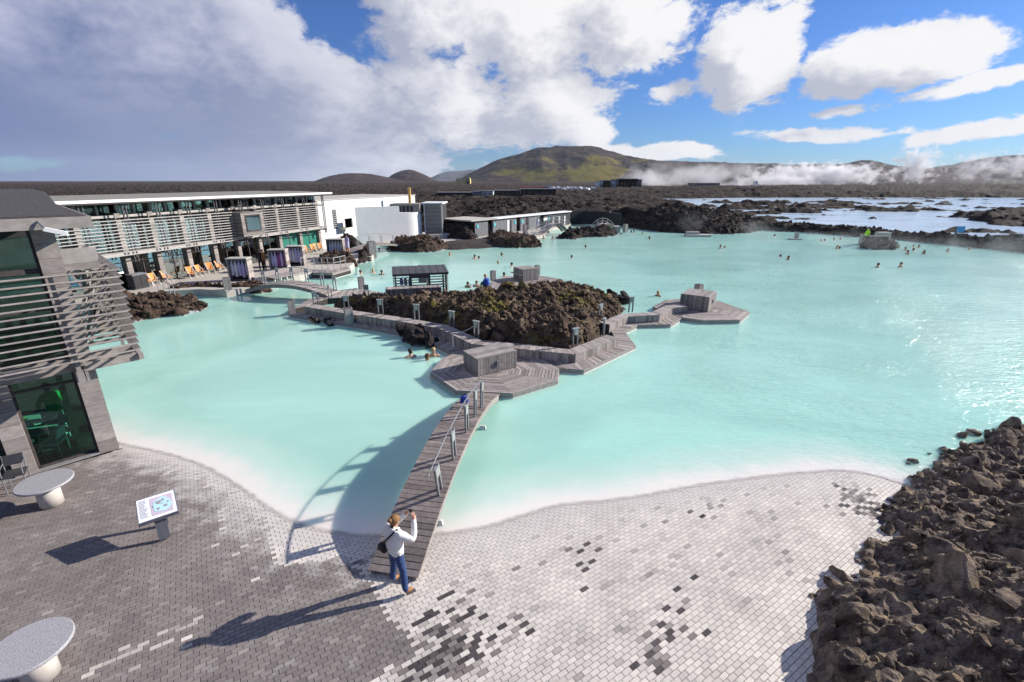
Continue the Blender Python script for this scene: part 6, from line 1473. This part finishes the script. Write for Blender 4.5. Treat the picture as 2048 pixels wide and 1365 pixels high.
# ================================================================== robe stands, deck chairs and loungers on the terrace
def robe_stand(label, px0, px1, py, h, rz, seed, dark=False):
    a, e = G(px0, py, TZ), G(px1, py, TZ); w = (e-a).length*1.06; D = .85; t = thing('robe_stand', label, 'robe stand', a, rz, 'open cupboards of hanging bathrobes')
    g = random.Random(seed); b = MB(); b.box((w+.03, D/2, h/2), (.07, D, h)); sp = b.build('side_panel', wood_warm if dark else wood, t)
    for k in range(9):
        b = MB(); b.box((w+.075, D/2, (k+.5)*h/9), (.03, D, h/9-.012), None, 0, g.random()); b.build('plank', wood_warm if dark else wood, sp)
    b = MB(); b.box((-.03, D/2, h/2), (.07, D, h)); b.build('side_panel', wood, t); b = MB(); b.box((w/2, D, h/2), (w, .05, h)); b.build('back_panel', wood_dark, t)
    b = MB(); b.box((w/2, D/2, h+.03), (w+.2, D+.06, .07)); b.build('top', concrete, t); b = MB(); b.box((w/2, D/2, .06), (w, D, .1)); b.build('base', wood_dark, t); b = MB(); b.tube([(0, .3, h-.14), (w, .3, h-.14)], .02, 6); b.build('rail', steel, t)
    n = 5; c, s = math.cos(rz), math.sin(rz)
    for k in range(n):
        x = w*(k+.6)/n; L = h*(.66+.12*g.random()); b = MB(); ph_ = g.random()*6; m = g.choice([robe_m, robe_m, robe_w, robe_p if seed == 2 else robe_w, robe_m])
        rings = []
        for j in range(7):
            zz = h-.15-L*j/6; ww = (.05+.07*min(1, j/2))*(1+.15*math.sin(j*1.3+ph_)); rings += [(ww*math.cos(q)*(1+.25*math.sin(4*q+ph_)), .75*ww*math.sin(q)*(1+.3*math.sin(3*q+ph_)), zz) for q in np.linspace(0, 2*math.pi, 12, endpoint=False)]
        fs = [(j*12+q, j*12+(q+1) % 12, (j+1)*12+(q+1) % 12, (j+1)*12+q) for j in range(6) for q in range(12)]+[tuple(range(72, 84))]
        b.add(rings, fs); o = b.build('bathrobe', m, smooth=True); o.location = a+Vector((x*c-.3*s, x*s+.3*c, 0)); o.rotation_euler = (0, 0, rz)
        wd = {robe_m: 'lavender', robe_w: 'white', robe_p: 'purple'}[m]
        tag(o, '%s bathrobe, %s of five from the left, hanging in the %s' % (wd, ('first', 'second', 'third', 'fourth', 'fifth')[k], label.split(' full')[0]), 'bathrobe', 'bathrobes on the terrace stands')
robe_stand('nearest robe stand full of bathrobes, beside the terrace bollard', 461, 494, 563, 1.58, R(6), 1); robe_stand('second robe stand full of bathrobes, behind the side footbridge', 542, 570, 542, 1.62, R(8), 2)
robe_stand('third robe stand full of bathrobes, close behind the second', 578, 604, 533, 1.62, R(8), 3); robe_stand('last robe stand full of bathrobes, warm brown side, next to the robed person', 657, 684, 517, 1.70, R(4), 4, True)
def deck_chair():
    t = thing('deck_chair', '', 'chair', group='orange folding chairs along the spa glass')
    b = MB(); b.box((0, .05, .40), (.50, .46, .03), Euler((R(6), 0, 0)).to_matrix()); b.build('seat', orange, t)
    b = MB(); b.box((0, -.26, .70), (.50, .03, .58), Euler((R(16), 0, 0)).to_matrix()); b.build('backrest', orange, t)
    for x in (-.27, .27):
        b = MB(); b.bar((x, .34, 0), (x, -.34, .98), .03, .035); b.build('leg', white_paint, t)
        b = MB(); b.bar((x, -.30, 0), (x, .28, .42), .03, .035); b.build('leg', white_paint, t)
        b = MB(); b.bar((x, -.25, .62), (x, .22, .60), .03, .03); b.build('armrest', white_paint, t)
    return t
dc = deck_chair(); DCL = ['leftmost, against the dark cupboard', 'second from the dark cupboard', 'third from the dark cupboard, set apart', 'fourth from the dark cupboard, before the dark glass', 'fifth from the dark cupboard', 'sixth from the dark cupboard', 'seventh from the dark cupboard, close to the nearest robe stand', 'leftmost of the cluster beyond the third robe stand', 'second of the cluster beyond the third robe stand', 'third of the cluster beyond the third robe stand', 'rightmost of the cluster beyond the third robe stand', 'between the cluster and the third robe stand, pale and half hidden']
for i, (px, py) in enumerate([(297, 573.5), (311, 571), (336, 564.5), (385, 556.5), (403, 552.5), (423, 547.5), (442, 543), (618, 509), (628, 506), (635, 504), (643, 503), (610, 512)]):
    o = dc if i == 0 else copy_tree(dc); o.scale = (.86,)*3; place(o, G(px, py, TZ), LA-R(90)-R(90)+R(10*((i*37) % 5-2)), 'orange canvas folding chair, '+DCL[i])
def lounger():
    t = thing('sun_lounger', '', 'lounger', group='pale loungers on the plank shore by the side footbridge')
    b = MB(); b.box((0, 0, .22), (.6, 1.2, .06)); b.build('seat', wood, t); b = MB(); b.box((0, -.88, .36), (.6, .6, .06), Euler((R(-22), 0, 0)).to_matrix()); b.build('backrest', wood, t)
    for x in (-.25, .25):
        for y in (-.5, .5):
            b = MB(); b.box((x, y, .1), (.05, .05, .2)); b.build('leg', white_paint, t)
    return t
lo = lounger()
for i, (px, py, lb) in enumerate(((548, 561, 'pale lounger nearest the arched side footbridge'), (560, 558, 'pale lounger second from the arched side footbridge'), (572, 555.5, 'pale lounger third from the arched side footbridge'), (585, 552.5, 'pale lounger farthest from the arched side footbridge'))):
    o = lo if i == 0 else copy_tree(lo); place(o, G(px, py, TZ), R(-120), lb)
# terrace furniture on top of the bay box
for i, s in enumerate((.46, .50)):
    q = L0.lerp(L1, s); w_ = Vector((math.sin(LA), -math.cos(LA), 0)); cafe_chair(Vector((q.x, q.y, 5.02))+w_*.9, LA+R(90+40*i), ('dark chair on top of the bay box, nearer one', 'dark chair on top of the bay box, farther one')[i], metal_dark, metal_dark, 'chairs on the bay roof')

# ================================================================== far buildings
def far_building(name, label, parts, Y, cat='building'):
    """parts: (px0, px1, py_top, py_base, depth, part name, material, windows)"""
    t = None
    for (x0, x1, y0, y1, dp_, nm, m, nw) in parts:
        p, q = A(x0, y1, Y), A(x1, y0, Y)
        if t is None: t = thing(name, label, cat, ((p.x+q.x)/2, Y, 0))
        zb = min(p.z, 0)-1.5; c = Vector(((p.x+q.x)/2, Y+dp_/2, (zb+q.z)/2)); b = MB(); b.box(c, (q.x-p.x, dp_, q.z-zb)); o = b.build(nm, m, t, world=True)
        if nm == 'wall':
            b = MB(); b.box((c.x, c.y, q.z+.08), (q.x-p.x+.5, dp_+.5, .2)); b.build('roof', concrete_grey, t, world=True)
        for k in range(nw):
            w = (q.x-p.x)/nw; b = MB(); hh = (q.z-max(p.z, .5)); b.box((p.x+(k+.5)*w, Y-.05, max(p.z, .5)+hh*.5), (w*.62, .12, hh*.45)); b.build('window', sun_glass, o, world=True)
    return t
pale = pmat('pale_wall', (.50, .55, .60), (.58, .63, .68), scale=.3); red = pmat('red_roof', (.34, .07, .05), (.44, .10, .08), scale=.3); yell = pmat('yellow_wall', (.60, .45, .16), (.70, .55, .22), scale=.1)
far_building('clinic_building', 'long low dark building with a window band out in the lava field', [(872, 944, 386, 396, 9, 'wall', dark_panel, 9)], 190)
far_building('clinic_building', 'pale box building with dark windows beside the low dark ones', [(946, 964, 384, 395, 8, 'wall', concrete_grey, 0), (964, 986, 383, 394, 8, 'wall', pale, 2)], 185)
far_building('clinic_building', 'dark flat roofed building right of the pale box in the lava', [(990, 1040, 382, 393, 9, 'wall', dark_panel, 5), (1042, 1112, 379, 393, 10, 'wall', dark_panel, 6), (1074, 1088, 388, 395, 4, 'wall', pale, 0)], 200)
far_building('red_roofed_hall', 'long low hall under a red roof at the foot of the green hill', [(1042, 1152, 374.5, 378.5, 14, 'roof', red, 0), (1044, 1150, 377, 381, 13.6, 'wall', pale, 12), (1092, 1104, 371, 378, 8, 'wall', pale, 1)], 400)
far_building('power_plant', 'pale blue and dark grey power plant halls at the start of the steam', [(1197, 1231, 363, 380, 18, 'wall', pale, 3), (1206, 1222, 361, 364, 10, 'roof_unit', concrete_grey, 0), (1231, 1284, 359.5, 381, 20, 'wall', concrete_grey, 7), (1238, 1276, 357.8, 360, 12, 'roof_unit', concrete_grey, 0)], 400)
far_building('power_plant', 'low dark plant hall half hidden in the white steam', [(1390, 1440, 367, 378, 18, 'wall', turf_pale, 6)], 420)
far_building('farmhouse', 'small yellow house on a knoll below the long hill', [(912, 940, 357.5, 365, 20, 'wall', yell, 3), (932, 939, 355.5, 358, 8, 'chimney', yell, 0)], 900)
far_building('separator_tanks', 'pair of grey tanks showing through the steam plume', [(1470, 1476, 361, 372, 5, 'tank', pale, 0), (1510, 1516, 363, 373, 5, 'tank', pale, 0)], 520)
g = random.Random(9)
for i in range(22):
    px = 1104+i*4.2+g.uniform(-1.2, 1.2); Y = g.uniform(300, 380); q = A(px, 376+g.uniform(-1, 3), Y); t = thing('parked_car', 'tiny pale car parked among the lava below the green hill', 'car', (q.x, Y, q.z-.8), R(g.uniform(0, 180)), 'cars parked by the red roofed hall')
    b = MB(); b.box((0, 0, .6), (4.2, 1.75, .7), None, 0, .5, taper=.12); b.box((-.2, 0, 1.15), (2.2, 1.5, .55), None, 0, .5, taper=.25); b.build('body', g.choice([white_paint, white_paint, pale]), t)
    for sx_ in (-1.3, 1.3):
        b = MB(); b.tube([(sx_, -.9, .33), (sx_, .9, .33)], .33, 10); b.build('wheel', black, t)

# ================================================================== steam and mist
def vol(name, c, r, dens, scale, label, sharp=1.0, seed=0, rot=0, falloff=1.3, detail=6, albedo=.98):
    b = MB(); b.ball((0, 0, 0), (1, 1, 1), 20, 12); o = b.build(name, None or bpy.data.materials.new(name), None); o.location = c; o.scale = r; o.rotation_euler = (0, 0, rot); tag(o, None, None, None, 'stuff')
    m = o.data.materials[0]; m.use_nodes = True; nt = m.node_tree; N = nt.nodes; L = nt.links; N.clear(); out = N.new('ShaderNodeOutputMaterial'); pv = N.new('ShaderNodeVolumePrincipled'); pv.inputs['Color'].default_value = (albedo, albedo, albedo, 1); pv.inputs['Anisotropy'].default_value = .0
    tc = N.new('ShaderNodeTexCoord'); ln = N.new('ShaderNodeVectorMath'); ln.operation = 'LENGTH'; L.new(tc.outputs['Object'], ln.inputs[0])
    nz = N.new('ShaderNodeTexNoise'); mp = N.new('ShaderNodeMapping'); L.new(tc.outputs['Object'], mp.inputs[0]); mp.inputs['Scale'].default_value = (r[0]*scale, r[1]*scale, r[2]*scale*1.2); mp.inputs['Location'].default_value = (seed*3.1, seed*1.7, seed); L.new(mp.outputs[0], nz.inputs['Vector']); nz.inputs['Scale'].default_value = 1.0; nz.inputs['Detail'].default_value = detail; nz.inputs['Roughness'].default_value = .64; nz.inputs['Distortion'].default_value = .3
    def mth(op, a, c_, clamp=False):
        n = N.new('ShaderNodeMath'); n.operation = op; n.use_clamp = clamp
        for i, v in enumerate((a, c_)):
            if isinstance(v, (int, float)): n.inputs[i].default_value = v
            else: L.new(v, n.inputs[i])
        return n.outputs[0]
    fo = mth('MULTIPLY', mth('SUBTRACT', 1.0, ln.outputs['Value']), falloff); d = mth('ADD', fo, mth('MULTIPLY', mth('SUBTRACT', nz.outputs[0], .62), 4.2))
    d = mth('MULTIPLY', d, sharp, True); L.new(mth('MULTIPLY', d, dens), pv.inputs['Density']); L.new(pv.outputs[0], out.inputs['Volume'])
    return o
def vpx(px, py, Y, rx, ry, rz, **k):
    q = A(px, py, Y); s = Y*CT/F; return vol('steam', q, (rx*s, rz, ry*s*1.08), **k)
vpx(1400, 352, 560, 190, 36, 60, dens=.027, scale=.045, label='', sharp=1.0, seed=1, falloff=1.5)
vpx(1300, 362, 500, 80, 26, 34, dens=.035, scale=.06, label='', sharp=1.2, seed=2, falloff=1.6)
vpx(1470, 374, 520, 110, 14, 30, dens=.06, scale=.08, label='', sharp=1.5, seed=3, falloff=1.4)
vpx(1640, 350, 700, 190, 27, 45, dens=.13, scale=.075, label='', sharp=2.4, seed=4, falloff=1.25)
vpx(1560, 362, 640, 110, 20, 40, dens=.10, scale=.085, label='', sharp=2.2, seed=5, falloff=1.2)
vpx(1835, 330, 760, 50, 44, 40, dens=.10, scale=.075, label='', sharp=2.0, seed=6, falloff=1.15)
vpx(1950, 332, 820, 66, 34, 40, dens=.05, scale=.065, label='', sharp=1.8, seed=7, falloff=1.05)
vpx(2030, 330, 860, 50, 42, 40, dens=.05, scale=.065, label='', sharp=1.8, seed=8, falloff=1.05)
q = G(1830, 490, .6); vol('mist', (q.x, q.y+2, .9), (27, 9, 2.0), .085, .16, '', sharp=.8, seed=9, rot=R(-38), falloff=1.1)
q = G(1390, 462, .6); vol('mist', (q.x, q.y+1, 1.6), (4.5, 3.5, 2.4), .05, .4, '', sharp=.8, seed=10, falloff=1.1)

# ================================================================== thin air between here and the far hills
b = MB(); b.box((0, 3500, 175), (16000, 17000, 356)); hz = b.build('haze', bpy.data.materials.new('haze'), world=True, kind='stuff')
nt = hz.data.materials[0]; nt.use_nodes = True; nt = nt.node_tree; nt.nodes.clear(); o_ = nt.nodes.new('ShaderNodeOutputMaterial'); pv = nt.nodes.new('ShaderNodeVolumePrincipled')
pv.inputs['Color'].default_value = (.72, .84, 1, 1); pv.inputs['Density'].default_value = 3.2e-5; nt.links.new(pv.outputs[0], o_.inputs['Volume'])
